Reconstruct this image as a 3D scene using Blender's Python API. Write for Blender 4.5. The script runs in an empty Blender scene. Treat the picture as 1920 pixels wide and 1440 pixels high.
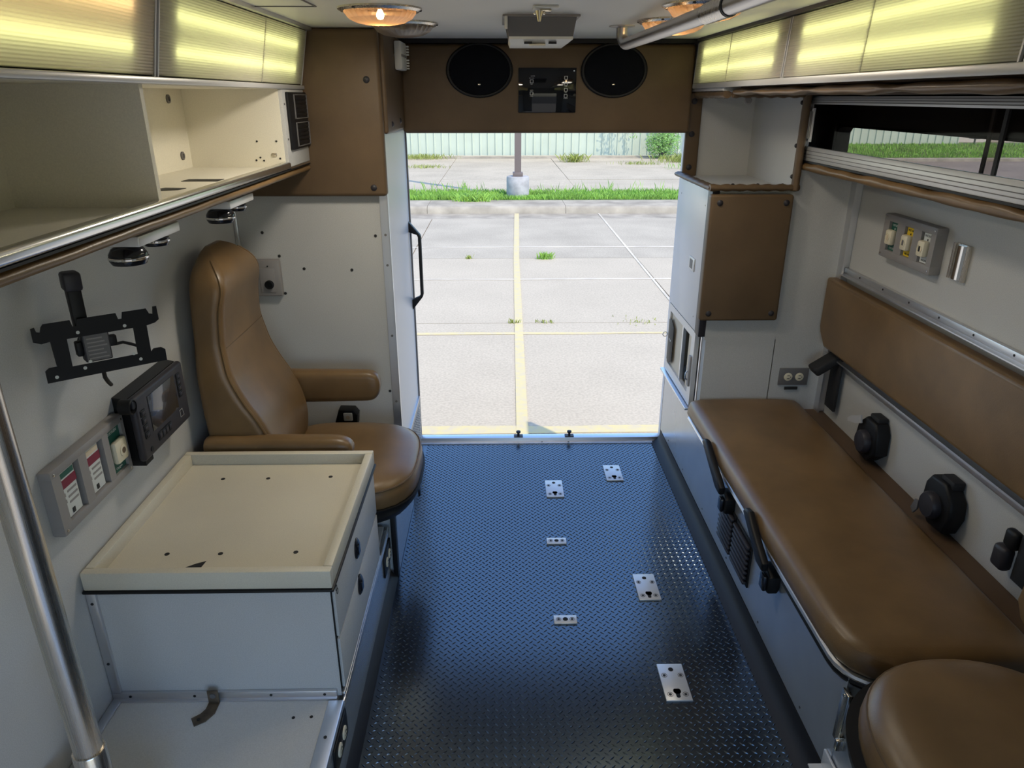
import bpy, bmesh, math, random
from mathutils import Vector, Matrix, Euler
R = math.radians
rnd = random.Random(7)
S = bpy.context.scene
COL = S.collection

# ------------------------------------------------------------------ camera
cd = bpy.data.cameras.new('camera'); cam = bpy.data.objects.new('camera', cd); COL.objects.link(cam)
cam.location = (0, 0, 1.58)
cam.rotation_euler = (R(90 - 21.88), 0, R(-0.94))
cd.sensor_width = 36; cd.lens = 36 * 1340 / 1920
cd.clip_start = .02; cd.clip_end = 400
S.camera = cam

# ------------------------------------------------------------------ world, sun, exposure
W = bpy.data.worlds.new('sky'); S.world = W; W.use_nodes = True
wn = W.node_tree.nodes; wl = W.node_tree.links
bg = wn['Background']
sky = wn.new('ShaderNodeTexSky'); sky.sky_type = 'NISHITA'; sky.sun_disc = False
sky.sun_elevation = R(52); sky.sun_rotation = R(120); sky.air_density = 1.0; sky.dust_density = .4; sky.ozone_density = 6.0
wl.new(sky.outputs[0], bg.inputs[0]); bg.inputs[1].default_value = 0.50
sd = bpy.data.lights.new('sun', 'SUN'); sun = bpy.data.objects.new('sun', sd); COL.objects.link(sun)
sd.energy = 3.8; sd.angle = R(.6); sd.color = (1, .91, .76)
sun.location = (10, -6, 12)
sun.rotation_euler = Vector((-.386, .449, -.80)).to_track_quat('-Z', 'Y').to_euler()
vs = S.view_settings
vs.view_transform = 'Standard'; vs.look = 'None'; vs.gamma = 1; vs.use_curve_mapping = False; vs.exposure = 0.0
FLUO = (.95, 1.0, .44); FLUO_W = 5.2
WARM = (1.0, .62, .28)

# ------------------------------------------------------------------ materials
def mat(name, col, rough=.5, metal=0, var=0, vscale=8, bump=0, bscale=200, spec=.5, emit=None, estr=0, speck=0, coat=0, col2=None, bdist=.001, ior=1.5, tint=None, sscale=420):
    m = bpy.data.materials.new(name); m.use_nodes = True
    n = m.node_tree.nodes; l = m.node_tree.links
    p = n['Principled BSDF']
    p.inputs['Base Color'].default_value = (*col, 1)
    p.inputs['Roughness'].default_value = rough; p.inputs['Metallic'].default_value = metal
    p.inputs['Specular IOR Level'].default_value = spec; p.inputs['IOR'].default_value = ior
    if tint: p.inputs['Specular Tint'].default_value = (*tint, 1)
    if coat: p.inputs['Coat Weight'].default_value = coat; p.inputs['Coat Roughness'].default_value = .25
    if emit: p.inputs['Emission Color'].default_value = (*emit, 1); p.inputs['Emission Strength'].default_value = estr
    tc = None
    if var or bump or speck: tc = n.new('ShaderNodeTexCoord')
    last = None
    if var:
        t = n.new('ShaderNodeTexNoise'); t.inputs['Scale'].default_value = vscale; t.inputs['Detail'].default_value = 5
        l.new(tc.outputs['Object'], t.inputs['Vector'])
        r = n.new('ShaderNodeValToRGB'); r.color_ramp.elements[0].position = .3; r.color_ramp.elements[1].position = .7
        a = col2 or tuple(c * (1 - var) for c in col)
        r.color_ramp.elements[0].color = (*a, 1); r.color_ramp.elements[1].color = (*(min(1, c * (1 + var * .5)) for c in col), 1)
        l.new(t.outputs['Fac'], r.inputs['Fac']); last = r.outputs['Color']
    if speck:
        t = n.new('ShaderNodeTexNoise'); t.inputs['Scale'].default_value = sscale; t.inputs['Detail'].default_value = 2
        l.new(tc.outputs['Object'], t.inputs['Vector'])
        r = n.new('ShaderNodeValToRGB'); r.color_ramp.elements[0].position = .35; r.color_ramp.elements[1].position = .65
        r.color_ramp.elements[0].color = (1 - speck,) * 3 + (1,); r.color_ramp.elements[1].color = (1, 1, 1, 1)
        l.new(t.outputs['Fac'], r.inputs['Fac'])
        mx = n.new('ShaderNodeMix'); mx.data_type = 'RGBA'; mx.blend_type = 'MULTIPLY'; mx.inputs[0].default_value = 1
        if last: l.new(last, mx.inputs[6])
        else: mx.inputs[6].default_value = (*col, 1)
        l.new(r.outputs['Color'], mx.inputs[7]); last = mx.outputs[2]
    if last: l.new(last, p.inputs['Base Color'])
    if bump:
        t = n.new('ShaderNodeTexNoise'); t.inputs['Scale'].default_value = bscale; t.inputs['Detail'].default_value = 3
        l.new(tc.outputs['Object'], t.inputs['Vector'])
        b = n.new('ShaderNodeBump'); b.inputs['Strength'].default_value = bump; b.inputs['Distance'].default_value = bdist
        l.new(t.outputs['Fac'], b.inputs['Height']); l.new(b.outputs['Normal'], p.inputs['Normal'])
    return m

def brushed(name, col, rough=.35, axis=1):
    m = mat(name, col, rough, 1)
    n = m.node_tree.nodes; l = m.node_tree.links; p = n['Principled BSDF']
    tc = n.new('ShaderNodeTexCoord'); mp = n.new('ShaderNodeMapping')
    sc = [260, 260, 260]; sc[axis] = 3; mp.inputs['Scale'].default_value = sc
    t = n.new('ShaderNodeTexNoise'); t.inputs['Detail'].default_value = 3; t.inputs['Scale'].default_value = 1
    l.new(tc.outputs['Object'], mp.inputs['Vector']); l.new(mp.outputs[0], t.inputs['Vector'])
    r = n.new('ShaderNodeMapRange'); r.inputs[3].default_value = rough - .1; r.inputs[4].default_value = rough + .15
    l.new(t.outputs['Fac'], r.inputs[0]); l.new(r.outputs[0], p.inputs['Roughness'])
    return m

VINYL = mat('tan_vinyl', (.182, .109, .047), .36, var=.22, vscale=7, bump=.25, bscale=380, spec=.45)
VINYL2 = mat('tan_vinyl_panel', (.124, .080, .043), .5, var=.2, vscale=6, bump=.3, bscale=320, spec=.35)
LAM = mat('grey_laminate', (.55, .55, .54), .45, speck=.14, var=.05, vscale=3)
LAMW = mat('white_laminate', (.66, .66, .64), .42, speck=.10, var=.05, vscale=3)
CREAM = mat('cream_laminate', (.66, .61, .49), .45, speck=.08, var=.06, vscale=4)
SHELF = mat('cream_shelf', (.82, .78, .66), .5, speck=.08)
PAINT = mat('smooth_white_paint', (.62, .63, .66), .3)
CEIL = mat('ceiling_panel', (.89, .87, .82), .5, spec=1, var=.05, vscale=2)
ALU = brushed('aluminium', (.72, .72, .74), .38)
ALUZ = brushed('aluminium_vertical', (.70, .70, .72), .38, 2)
ALUP = mat('aluminium_painted', (.60, .60, .60), .35, .35)
RAILM = mat('polished_aluminium', (.78, .77, .75), .22, 1)
STEEL = brushed('stainless_steel', (.62, .57, .50), .24, 2)
STEELY = brushed('stainless_rail', (.60, .57, .54), .32, 1)
CHROME = mat('chrome', (.8, .78, .74), .12, 1)
BRASS = mat('warm_chrome', (.75, .66, .48), .15, 1)
BLACK = mat('black_plastic', (.007, .007, .008), .5, spec=.3)
BLACKS = mat('black_gloss', (.010, .010, .013), .15)
COVE = mat('cove_rubber', (.012, .012, .015), .55, spec=.25)
BLACKM = mat('black_fabric', (.012, .012, .014), .75, bump=.4, bscale=500)
MESHM = mat('speaker_grille', (.006, .007, .010), .8, spec=.1, bump=.8, bscale=700)
CHAR = mat('charcoal_plastic', (.030, .028, .034), .45, spec=.35)
GREYP = mat('grey_plastic', (.27, .255, .25), .45, var=.04, vscale=20)
DGREY = mat('dark_grey_plastic', (.14, .135, .135), .5)
IVORY = mat('ivory_plastic', (.72, .66, .50), .4)
WHITEP = mat('white_plastic', (.72, .71, .66), .4)
GREEN = mat('green_label', (.012, .10, .07), .5)
YELLOW = mat('yellow_label', (.72, .50, .02), .5)
PLAT = mat('platform_laminate', (.80, .79, .77), .42, speck=.10, var=.05, vscale=3)
MAROON = mat('maroon_label', (.20, .012, .04), .5)
LABEL = mat('white_label', (.62, .64, .62), .5)
INK = mat('black_ink', (.015, .015, .015), .6)
RUST = mat('rusted_steel', (.17, .125, .085), .55, .3, var=.5, vscale=40)
FRUB = mat('black_rubber_floor', (.012, .013, .018), .20, var=.3, vscale=3, spec=.5, ior=2.4, tint=(.72, .88, 1), bump=.12, bscale=240)  # blue specular tint paints extra sky colour into the floor's sheen
TREAD = mat('diamond_plate', (.30, .29, .28), .4, .6)
BENCHF = mat('bench_face_metal', (.46, .49, .53), .27, .6, var=.05)
BOARD = mat('brown_board', (.10, .058, .03), .6)
TAN = mat('tan_board', (.66, .55, .40), .5)
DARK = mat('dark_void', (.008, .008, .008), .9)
RIM = mat('rim_rubber', (.006, .006, .006), .9, spec=.05)
BULB = mat('bulb', (1, .8, .5), emit=WARM, estr=140)
BULBOFF = mat('bulb_off', (.5, .5, .48), .3)
TUBE = mat('fluorescent_tube', (1, 1, .9), emit=FLUO, estr=FLUO_W)
TUBEW = mat('warm_tube', (1, .9, .7), emit=(1.0, .66, .30), estr=FLUO_W * 1.2)
BOXW = mat('fixture_white', (.22, .205, .20), .6)
SCREEN = mat('screen_glass', (.012, .012, .016), .04, coat=1)
PANELG = mat('panel_glass', (.006, .007, .010), .04, spec=.4)
PRINT = mat('panel_print', (.75, .77, .8), .5)
CONC = mat('concrete', (.545, .445, .315), .85, var=.05, vscale=1.6, bump=.35, bscale=70, speck=.16, sscale=45, bdist=.003, spec=.08)
CONC3 = mat('stained_concrete', (.50, .415, .30), .85, var=.13, vscale=1.1, bump=.35, bscale=70, speck=.2, sscale=45, bdist=.003, spec=.08)
CONC2 = mat('concrete_far', (.53, .435, .305), .85, var=.12, vscale=.9, bump=.3, bscale=40, speck=.2, sscale=30, bdist=.004, spec=.08)
CURB = mat('curb_concrete', (.45, .375, .275), .85, spec=.08, var=.3, vscale=2.5, bump=.4, bscale=12, speck=.25, bdist=.004)
POSTC = mat('post_concrete', (.42, .38, .34), .8, var=.3, vscale=5, bump=.3, bscale=20, bdist=.004)
YPAINT = mat('worn_yellow_paint', (.60, .48, .22), .8, spec=.08, var=.12, vscale=14, col2=(.56, .455, .30))
WPAINT = mat('worn_white_paint', (.64, .54, .40), .8, spec=.1, var=.2, vscale=3)
JOINT = mat('joint_dirt', (.16, .13, .09), .9)
FENCE = mat('pale_green_metal', (.54, .56, .41), .5, var=.06, vscale=1.5)
FENCER = mat('fence_rib', (.46, .52, .44), .5)
SOIL = mat('soil_turf', (.10, .14, .035), .9, var=.3, vscale=5)
GRASS = mat('grass_blade', (.27, .46, .06), .6, var=.35, vscale=2)
WEED = mat('weed_blade', (.30, .33, .06), .6, var=.3, vscale=4)
LEAF = mat('leaf_green', (.22, .40, .08), .55, var=.35, vscale=3)
POSTM = mat('brown_post', (.16, .115, .092), .5)
ROADM = mat('road_asphalt', (.25, .195, .15), .85, spec=.1, var=.2, vscale=.6)
WOOD = mat('grey_wood', (.1, .09, .085), .8)

def lens_mat(name, trans, k_tr, k_gl, kt=0.0, wave=0, wscale=160, axis='Z'):
    m = bpy.data.materials.new(name); m.use_nodes = True; n = m.node_tree.nodes; l = m.node_tree.links
    n.remove(n['Principled BSDF']); out = n['Material Output']
    tl = n.new('ShaderNodeBsdfTranslucent'); tl.inputs[0].default_value = (*trans, 1)
    df = n.new('ShaderNodeBsdfDiffuse'); df.inputs[0].default_value = (.42, .38, .36, 1)
    gl = n.new('ShaderNodeBsdfGlossy'); gl.inputs['Roughness'].default_value = .2
    tp = n.new('ShaderNodeBsdfTransparent'); tp.inputs[0].default_value = (.9, .9, .88, 1)
    m1 = n.new('ShaderNodeMixShader'); m1.inputs[0].default_value = k_tr; l.new(df.outputs[0], m1.inputs[1]); l.new(tl.outputs[0], m1.inputs[2])
    m3 = n.new('ShaderNodeMixShader'); m3.inputs[0].default_value = kt; l.new(m1.outputs[0], m3.inputs[1]); l.new(tp.outputs[0], m3.inputs[2])
    m2 = n.new('ShaderNodeMixShader'); m2.inputs[0].default_value = k_gl; l.new(m3.outputs[0], m2.inputs[1]); l.new(gl.outputs[0], m2.inputs[2])
    l.new(m2.outputs[0], out.inputs[0])
    if wave:
        tc = n.new('ShaderNodeTexCoord'); w = n.new('ShaderNodeTexWave'); w.bands_direction = axis; w.inputs['Scale'].default_value = wscale
        l.new(tc.outputs['Object'], w.inputs['Vector'])
        b = n.new('ShaderNodeBump'); b.inputs['Strength'].default_value = wave; b.inputs['Distance'].default_value = .002
        l.new(w.outputs['Fac'], b.inputs['Height'])
        for q in (tl, df, gl): l.new(b.outputs[0], q.inputs['Normal'])
    return m
LENS = lens_mat('prismatic_lens', (.95, .93, .88), .52, .05, 0, .6, 60, 'Z')
DOMEL = lens_mat('ribbed_glow_lens', (.95, .62, .38), .55, .10, .55)  # clear plastic; the orange glow is put into the lens colour

def smoked(name, col, k):
    m = bpy.data.materials.new(name); m.use_nodes = True; n = m.node_tree.nodes; l = m.node_tree.links
    n.remove(n['Principled BSDF']); out = n['Material Output']
    tp = n.new('ShaderNodeBsdfTransparent'); tp.inputs[0].default_value = (*col, 1)
    gl = n.new('ShaderNodeBsdfGlossy'); gl.inputs['Roughness'].default_value = .03
    mx = n.new('ShaderNodeMixShader'); mx.inputs[0].default_value = k
    l.new(tp.outputs[0], mx.inputs[1]); l.new(gl.outputs[0], mx.inputs[2]); l.new(mx.outputs[0], out.inputs[0])
    return m
SMOKE = smoked('smoked_acrylic', (.80, .77, .75), .006)
GLASS = smoked('window_glass', (.92, .92, .90), .015)

# ------------------------------------------------------------------ builders
OFF = {}
class MB:
    def __init__(s): s.bm = bmesh.new()
    def _bev(s, verts, b, seg):
        if b > 0:
            es = list({e for v in verts for e in v.link_edges})
            bmesh.ops.bevel(s.bm, geom=es, offset=b, segments=seg, profile=.5, affect='EDGES')
    def box(s, x0, x1, y0, y1, z0, z1, b=0, seg=2, mtx=None):
        c = Matrix.Translation(((x0+x1)/2, (y0+y1)/2, (z0+z1)/2)) @ Matrix.Diagonal((abs(x1-x0), abs(y1-y0), abs(z1-z0), 1))
        r = bmesh.ops.create_cube(s.bm, size=1, matrix=(mtx @ c) if mtx else c)
        b = min(b, .49*min(abs(x1-x0), abs(y1-y0), abs(z1-z0)))
        s._bev(r['verts'], b, seg); return s
    def prism(s, pts, axis, a0, a1, b=0, seg=2, mtx=None):
        def mk(p, a):
            v = (a, p[0], p[1]) if axis == 'x' else (p[0], a, p[1]) if axis == 'y' else (p[0], p[1], a)
            return mtx @ Vector(v) if mtx else Vector(v)
        A = [s.bm.verts.new(mk(p, a0)) for p in pts]; B = [s.bm.verts.new(mk(p, a1)) for p in pts]
        n = len(pts); fs = [s.bm.faces.new(A[::-1]), s.bm.faces.new(B)]
        for i in range(n): fs.append(s.bm.faces.new((A[i], A[(i+1) % n], B[(i+1) % n], B[i])))
        bmesh.ops.recalc_face_normals(s.bm, faces=fs)
        if b > 0:
            es = list({e for f in fs[:2] for e in f.edges})
            bmesh.ops.bevel(s.bm, geom=es, offset=b, segments=seg, profile=.5, affect='EDGES')
        return s
    def tube(s, pts, r, n=12, cap=True, closed=False):
        pts = [Vector(p) for p in pts]; rings = []; N = len(pts)
        up = None
        for i, p in enumerate(pts):
            if closed: d = (pts[(i+1) % N] - pts[i-1]).normalized()
            else: d = (pts[min(i+1, N-1)] - pts[max(i-1, 0)]).normalized()
            if up is None:
                up = d.orthogonal().normalized()
            up = (up - d * up.dot(d)).normalized(); w = d.cross(up)
            rr = r[i] if isinstance(r, (list, tuple)) else r
            rings.append([s.bm.verts.new(p + (up*math.cos(2*math.pi*k/n) + w*math.sin(2*math.pi*k/n))*rr) for k in range(n)])
        for i in range(N if closed else N-1):
            A, B = rings[i], rings[(i+1) % N]
            for k in range(n): s.bm.faces.new((A[k], A[(k+1) % n], B[(k+1) % n], B[k]))
        if cap and not closed: s.bm.faces.new(rings[0][::-1]); s.bm.faces.new(rings[-1])
        return s
    def lathe(s, prof, c, axis='z', n=32, flute=0, nf=0, cap=True):
        c = Vector(c); rings = []
        for (r, h) in prof:
            ring = []
            for k in range(n):
                a = 2*math.pi*k/n; rr = r*(1 + (flute*math.cos(nf*a) if r > 1e-4 else 0))
                u, v = rr*math.cos(a), rr*math.sin(a)
                o = Vector((u, v, h)) if axis == 'z' else Vector((h, u, v)) if axis == 'x' else Vector((v, h, u))
                ring.append(s.bm.verts.new(c + o))
            rings.append(ring)
        for A, B in zip(rings, rings[1:]):
            for k in range(n): s.bm.faces.new((A[k], A[(k+1) % n], B[(k+1) % n], B[k]))
        if cap: s.bm.faces.new(rings[0][::-1]); s.bm.faces.new(rings[-1])
        return s
    def cyl(s, c, r, h, axis='z', n=20, b=0):
        if b: return s.lathe([(r-b, 0), (r, b if h > 0 else -b), (r, h-(b if h > 0 else -b)), (r-b, h)], c, axis, n)
        return s.lathe([(r, 0), (r, h)], c, axis, n)
    def loft(s, rings):
        RR = [[s.bm.verts.new(p) for p in r] for r in rings]; n = len(RR[0])
        for A, B in zip(RR, RR[1:]):
            for k in range(n): s.bm.faces.new((A[k], A[(k+1) % n], B[(k+1) % n], B[k]))
        s.bm.faces.new(RR[0][::-1]); s.bm.faces.new(RR[-1]); return s
    def quad(s, *ps): s.bm.faces.new([s.bm.verts.new(p) for p in ps]); return s
    def build(s, name, m, parent=None, ang=38, mtx=None):
        bmesh.ops.recalc_face_normals(s.bm, faces=s.bm.faces)
        if mtx: bmesh.ops.transform(s.bm, matrix=mtx, verts=s.bm.verts)
        if parent is not None:
            o = OFF.get(parent.name, Vector())
            bmesh.ops.translate(s.bm, vec=-o, verts=s.bm.verts)
        me = bpy.data.meshes.new(name); s.bm.to_mesh(me); s.bm.free()
        me.materials.append(m)
        me.polygons.foreach_set('use_smooth', [True]*len(me.polygons)); me.set_sharp_from_angle(angle=R(ang))
        o = bpy.data.objects.new(name, me); COL.objects.link(o)
        if parent is not None:
            o.parent = parent; OFF[o.name] = OFF.get(parent.name, Vector())
        return o

def tag(o, label=None, cat=None, group=None, kind=None):
    if label: o['label'] = label
    if cat: o['category'] = cat
    if group: o['group'] = group
    if kind: o['kind'] = kind
    return o
def thing(name, label, cat, loc=(0, 0, 0), group=None, rot=None):
    o = bpy.data.objects.new(name, None); COL.objects.link(o); o.empty_display_size = .05
    o.location = loc; OFF[o.name] = Vector(loc)
    if rot is not None: o.rotation_euler = rot; OFF[o.name] = Vector()
    return tag(o, label, cat, group)
def struct(name, mb, m, ang=38, label=None):
    o = mb.build(name, m, None, ang); o['kind'] = 'structure'
    if label: o['label'] = label
    return o
def one(name, mb, m, label, cat, group=None, ang=38): return tag(mb.build(name, m, None, ang), label, cat, group)
def copy_tree(o, loc, label=None, group=None, rotz=None):
    def rec(a, par):
        c = a.copy(); COL.objects.link(c); c.parent = par
        for ch in a.children: rec(ch, c)
        return c
    c = rec(o, None); c.location = loc
    if rotz is not None: c.rotation_euler.z = rotz
    if label: c['label'] = label
    if group: c['group'] = group
    return c
def text(name, s, size, loc, rot, m, parent, depth=.0002, align='CENTER', sx=1):
    cu = bpy.data.curves.new(name, 'FONT'); cu.body = s; cu.size = size; cu.extrude = depth; cu.align_x = align; cu.align_y = 'CENTER'; cu.resolution_u = 2
    o = bpy.data.objects.new(name, cu); COL.objects.link(o)
    dg = bpy.context.evaluated_depsgraph_get(); me = bpy.data.meshes.new_from_object(o.evaluated_get(dg))
    bpy.data.objects.remove(o); bpy.data.curves.remove(cu)
    mt = Matrix.Translation(Vector(loc) - OFF.get(parent.name, Vector())) @ Euler(rot).to_matrix().to_4x4() @ Matrix.Diagonal((sx, 1, 1, 1))
    me.transform(mt); me.materials.clear(); me.materials.append(m); me.name = name
    q = bpy.data.objects.new(name, me); COL.objects.link(q); q.parent = parent; OFF[q.name] = OFF.get(parent.name, Vector())
    return q
def rr_ring(cx, cy, z, hx, hy, r, n=6):
    out = []
    r = min(r, hx*.98, hy*.98)
    for (sx, sy, a0) in ((1, 1, 0), (-1, 1, 90), (-1, -1, 180), (1, -1, 270)):
        for k in range(n+1):
            a = R(a0 + 90*k/n); out.append(Vector((cx + sx*(hx-r) + r*math.cos(a), cy + sy*(hy-r) + r*math.sin(a), z)))
    return out
def cushion(x0, x1, y0, y1, z0, z1, b=.03, seg=5, puff=0):
    m = MB(); m.box(x0, x1, y0, y1, z0, z1, b, seg)
    return m

# ------------------------------------------------------------------ room shell
m = MB().box(-1.0, 1.35, -.6, 3.165, -.06, 0)
floor = struct('floor', m, FRUB)
# raised tread lugs, two directions on a staggered grid: real relief, one counted-by-nobody part
def tread(name, parent, m, frame, nu, nv, pu, pv, L=.0092, Wd=.0026, H=.0021):
    vs_, fs_ = [], []
    for j in range(nv):
        for i in range(nu):
            for k in (0, 1):
                u = (i + .5*k + .25)*pu; v = (j + .5*k + .25)*pv
                a = R(40 if k else -40) + (0)
                ca, sa = math.cos(a), math.sin(a); b = len(vs_)
                for (p, q, h) in ((-L, 0, 0), (0, -Wd, 0), (L, 0, 0), (0, Wd, 0), (-L*.45, 0, H), (L*.45, 0, H)):
                    vs_.append(frame(u + p*ca - q*sa, v + p*sa + q*ca, h))
                fs_ += [(b, b+1, b+4), (b+1, b+5, b+4), (b+1, b+2, b+5), (b+2, b+3, b+5), (b+3, b+4, b+5), (b+3, b, b+4)]
    me = bpy.data.meshes.new(name); me.from_pydata(vs_, [], fs_); me.materials.append(m); me.update()
    o = bpy.data.objects.new(name, me); COL.objects.link(o)
    if parent: o.parent = parent
    o['kind'] = 'stuff'; return o
tread('tread_lugs', floor, FRUB, lambda u, v, h: (-.362 + u, .95 + v, h), 46, 88, .0240, .0250)
# floor covering turns up along both sides
def cove(pts, y0, y1): return MB().prism(pts, 'y', y0, y1)
cove([(-.40, 0), (-.368, 0), (-.372, .008), (-.382, .018), (-.392, .03), (-.40, .032)], -.4, 2.1).build('floor_cove', COVE, floor)
cove([(.80, 0), (.735, 0), (.750, .006), (.768, .016), (.778, .034), (.782, .058), (.80, .058)], -.4, 3.16).build('floor_cove', COVE, floor)
m = MB().box(-.40, .79, 3.145, 3.172, 0, .003).box(-.40, .79, 3.172, 3.215, -.05, .020, .002)
sill = struct('trim_1', m, ALU)
for x in (.084, .336):
    MB().box(x-.022, x+.022, 3.176, 3.205, .0201, .0235).lathe([(.006, .0235), (.006, .038), (.011, .040), (.011, .047), (.008, .049)], (x, 3.19, 0), 'z', 14).build('latch_pin', CHAR, sill)
for x in (.20, .33): MB().cyl((x, 3.158, .003), .004, .0012).build('screw', DGREY, sill)

struct('ceiling', MB().box(-1.0, 1.35, -.6, 3.24, 1.788, 1.86), CEIL)
struct('trim_2', MB().box(-.615, -.45, 1.985, 1.989, 1.7855, 1.789).box(-.453, -.449, -.3, 1.989, 1.7855, 1.789), DGREY)
struct('wall_front', MB().box(-1.0, -.45, -.64, -.60, -.1, 1.80).box(.95, 1.35, -.64, -.60, -.1, 1.80).box(-.45, .95, -.64, -.60, 1.42, 1.80), LAM)  # unseen wall, its opening shaped to limit daylight from behind the camera
struct('wall_left', MB().box(-1.0, -.95, -.6, 2.64, -.1, 1.80), LAM)
mw = MB()
mw.box(1.30, 1.35, -.6, 3.24, -.1, 1.352).box(1.30, 1.35, -.6, 3.24, 1.49, 1.80).box(1.30, 1.35, 2.91, 3.24, 1.352, 1.49).box(1.30, 1.35, -.6, .75, 1.352, 1.49)
struct('wall_right', mw, LAM)
struct('wall_rear_left', MB().box(-1.0, -.40, 2.60, 2.64, -.1, 1.80), LAM)
struct('wall_doorway', MB().box(-.44, -.40, 2.64, 3.205, .0, 1.80), PAINT)
struct('wall_rear', MB().box(-1.0, -.40, 3.205, 3.24, -.1, 1.80).box(.79, 1.35, 3.205, 3.24, -.1, 1.80).box(-.40, .79, 3.205, 3.24, 1.45, 1.80), PAINT)
struct('wall_rear_right', MB().box(1.0712, 1.31, 2.64, 2.68, 0, 1.36), LAM)
struct('trim_3', MB().box(-.426, -.397, 2.590, 2.601, .05, 1.262).box(-.4005, -.3965, 2.590, 2.612, .05, 1.262), ALUZ)
tr3 = bpy.data.objects['trim_3']
for z in (1.12, 1.01, .74, .47, .265): MB().cyl((-.412, 2.590, z), .0045, -.002, 'y', 12).build('screw', DGREY, tr3)
struct('door_1', MB().box(1.306, 1.346, 3.25, 3.84, -.35, 1.50, .006), PAINT)
struct('door_2', MB().box(-.996, -.956, 3.25, 3.84, -.35, 1.50, .006), PAINT)
struct('trim_4', MB().box(-.4005, -.3945, 3.195, 3.213, 0, 1.45), DGREY)
struct('trim_5', MB().box(-.95, -.935, 2.585, 2.60, .3, 1.26, .003), ALUZ)
struct('trim_6', MB().box(1.272, 1.300, 2.615, 2.640, .40, 1.34).box(1.268, 1.275, 2.600, 2.64, .40, 1.34), ALUZ)
mk = MB()
for (x, z) in ((-.855, 1.128), (-.719, .996), (-.545, .991), (-.804, 1.043), (-.798, .904), (-.45, 1.115), (-.436, .51)): mk.cyl((x, 2.6, z), .0055, -.0015, 'y', 10)
o = mk.build('screw_holes', INK, bpy.data.objects['wall_rear_left']); o['kind'] = 'stuff'
# dark cap strips along the ceiling edge
struct('trim_7', MB().box(-.615, -.60, -.4, 2.56, 1.778, 1.7885), ALU)
struct('trim_8', MB().box(.762, .776, -.4, 3.05, 1.778, 1.7885), CHAR)
struct('trim_9', MB().box(-.39, .77, 3.028, 3.05, 1.772, 1.7885), BLACK)

# exterior side window behind the sliding cabinet
wf = MB()
for a in ((.7502, 2.9098, 1.3522, 1.362), (.7502, 2.9098, 1.475, 1.4898)): wf.box(1.2988, 1.3505, *a)
wf.box(1.2988, 1.3505, 2.89, 2.9098, 1.356, 1.48).box(1.2988, 1.3505, .77, .785, 1.356, 1.48, .003)
wf.prism([(2.89, 1.475), (2.89, 1.455), (2.875, 1.469), (2.85, 1.475)], 'x', 1.2988, 1.3505)
win = struct('window_1', wf, RIM)
MB().box(1.322, 1.327, .785, 2.89, 1.362, 1.475).build('pane', GLASS, win)

# diamond plate kick strip inside the doorway
kick = struct('trim_10', MB().box(-.400, -.394, 2.62, 3.19, .0, .235), TREAD)
tread('tread_lugs', kick, TREAD, lambda u, v, h: (-.394 + h, 2.63 + u, .01 + v), 22, 8, .0240, .0250)
MB().box(-.400, -.3925, 2.62, 3.19, .235, .241).build('cap_strip', ALU, kick)

# ------------------------------------------------------------------ left: step platform, drawer cabinet
t = thing('step_platform', 'low grey platform with aluminium edge along the left wall, under the drawer cabinet', 'platform', (-.67, 1.0, 0))
MB().box(-.948, -.405, -.3, 2.095, .20, .215).build('top_panel', PLAT, t)
MB().box(-.948, -.392, -.3, 2.095, .032, .20).build('face_panel', BENCHF, t)
MB().box(-.425, -.387, -.3, 1.335, .2005, .2185, .003).box(-.3919, -.3865, 1.335, 2.095, .196, .2145, .001).build('edge_trim', ALU, t)
MB().box(-.948, -.926, 1.09, 1.335, .2152, .222, .002).build('wall_trim', ALU, t)
for (x, y, r) in ((-.66, 1.135, .010), (-.462, 1.135, .010), (-.497, 1.285, .004), (-.455, 1.287, .004), (-.408, 1.225, .004)):
    MB().cyl((x, y, .215 if x < -.425 else .2185), r, .0008, 'z', 16).build('screw_hole', INK, t)
st = thing('metal_strap', 'rusty bent steel strap lying on the step platform', 'strap', (-.70, 1.33, .215))
mm = MB(); mm.box(-.713, -.687, 1.3305, 1.3335, .2175, .254, .001)
mm.prism([(-.687, 1.3335), (-.713, 1.3335), (-.713, 1.312), (-.720, 1.298), (-.737, 1.284), (-.722, 1.262), (-.700, 1.276), (-.687, 1.300)], 'z', .2155, .2182)
mm.build('strap_body', RUST, st)
MB().cyl((-.700, 1.3305, .240), .007, -.002, 'y', 14).build('rivet', DGREY, st)
MB().cyl((-.718, 1.280, .2182), .004, .0012, 'z', 12).build('strap_hole', INK, st)

c = thing('drawer_cabinet', 'white two-drawer cabinet with a cream tray top on the platform', 'cabinet', (-.67, 1.64, .215))
MB().box(-.948, -.396, 1.352, 1.918, .2155, .537).build('body', LAM, c)
MB().box(-.948, -.3815, 1.333, 1.936, .5375, .5446, .003).build('gasket', BLACK, c)
mt_ = MB()
x0, x1, y0, y1, w = -.945, -.386, 1.338, 1.932, .022
mt_.box(x0, x1, y0, y0+w, .545, .592, .003).box(x0, x1, y1-w, y1, .545, .592, .003).box(x0, x0+w, y0+w, y1-w, .545, .592, .003).box(x1-w, x1, y0+w, y1-w, .545, .592, .003)
mt_.build('tray_rim', CREAM, c)
MB().box(x0+.01, x1-.01, y0+.01, y1-.01, .5455, .558).build('tray_floor', CREAM, c)
for (x, y) in ((-.803, 1.823), (-.674, 1.824), (-.496, 1.831), (-.807, 1.458), (-.679, 1.458), (-.499, 1.461)):
    MB().cyl((x, y, .558), .006, .0008, 'z', 14).build('tray_hole', INK, c)
MB().prism([(-.757, 1.390), (-.706, 1.396), (-.702, 1.428), (-.722, 1.418), (-.752, 1.396)], 'z', .558, .559).build('torn_patch', INK, c)
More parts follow.
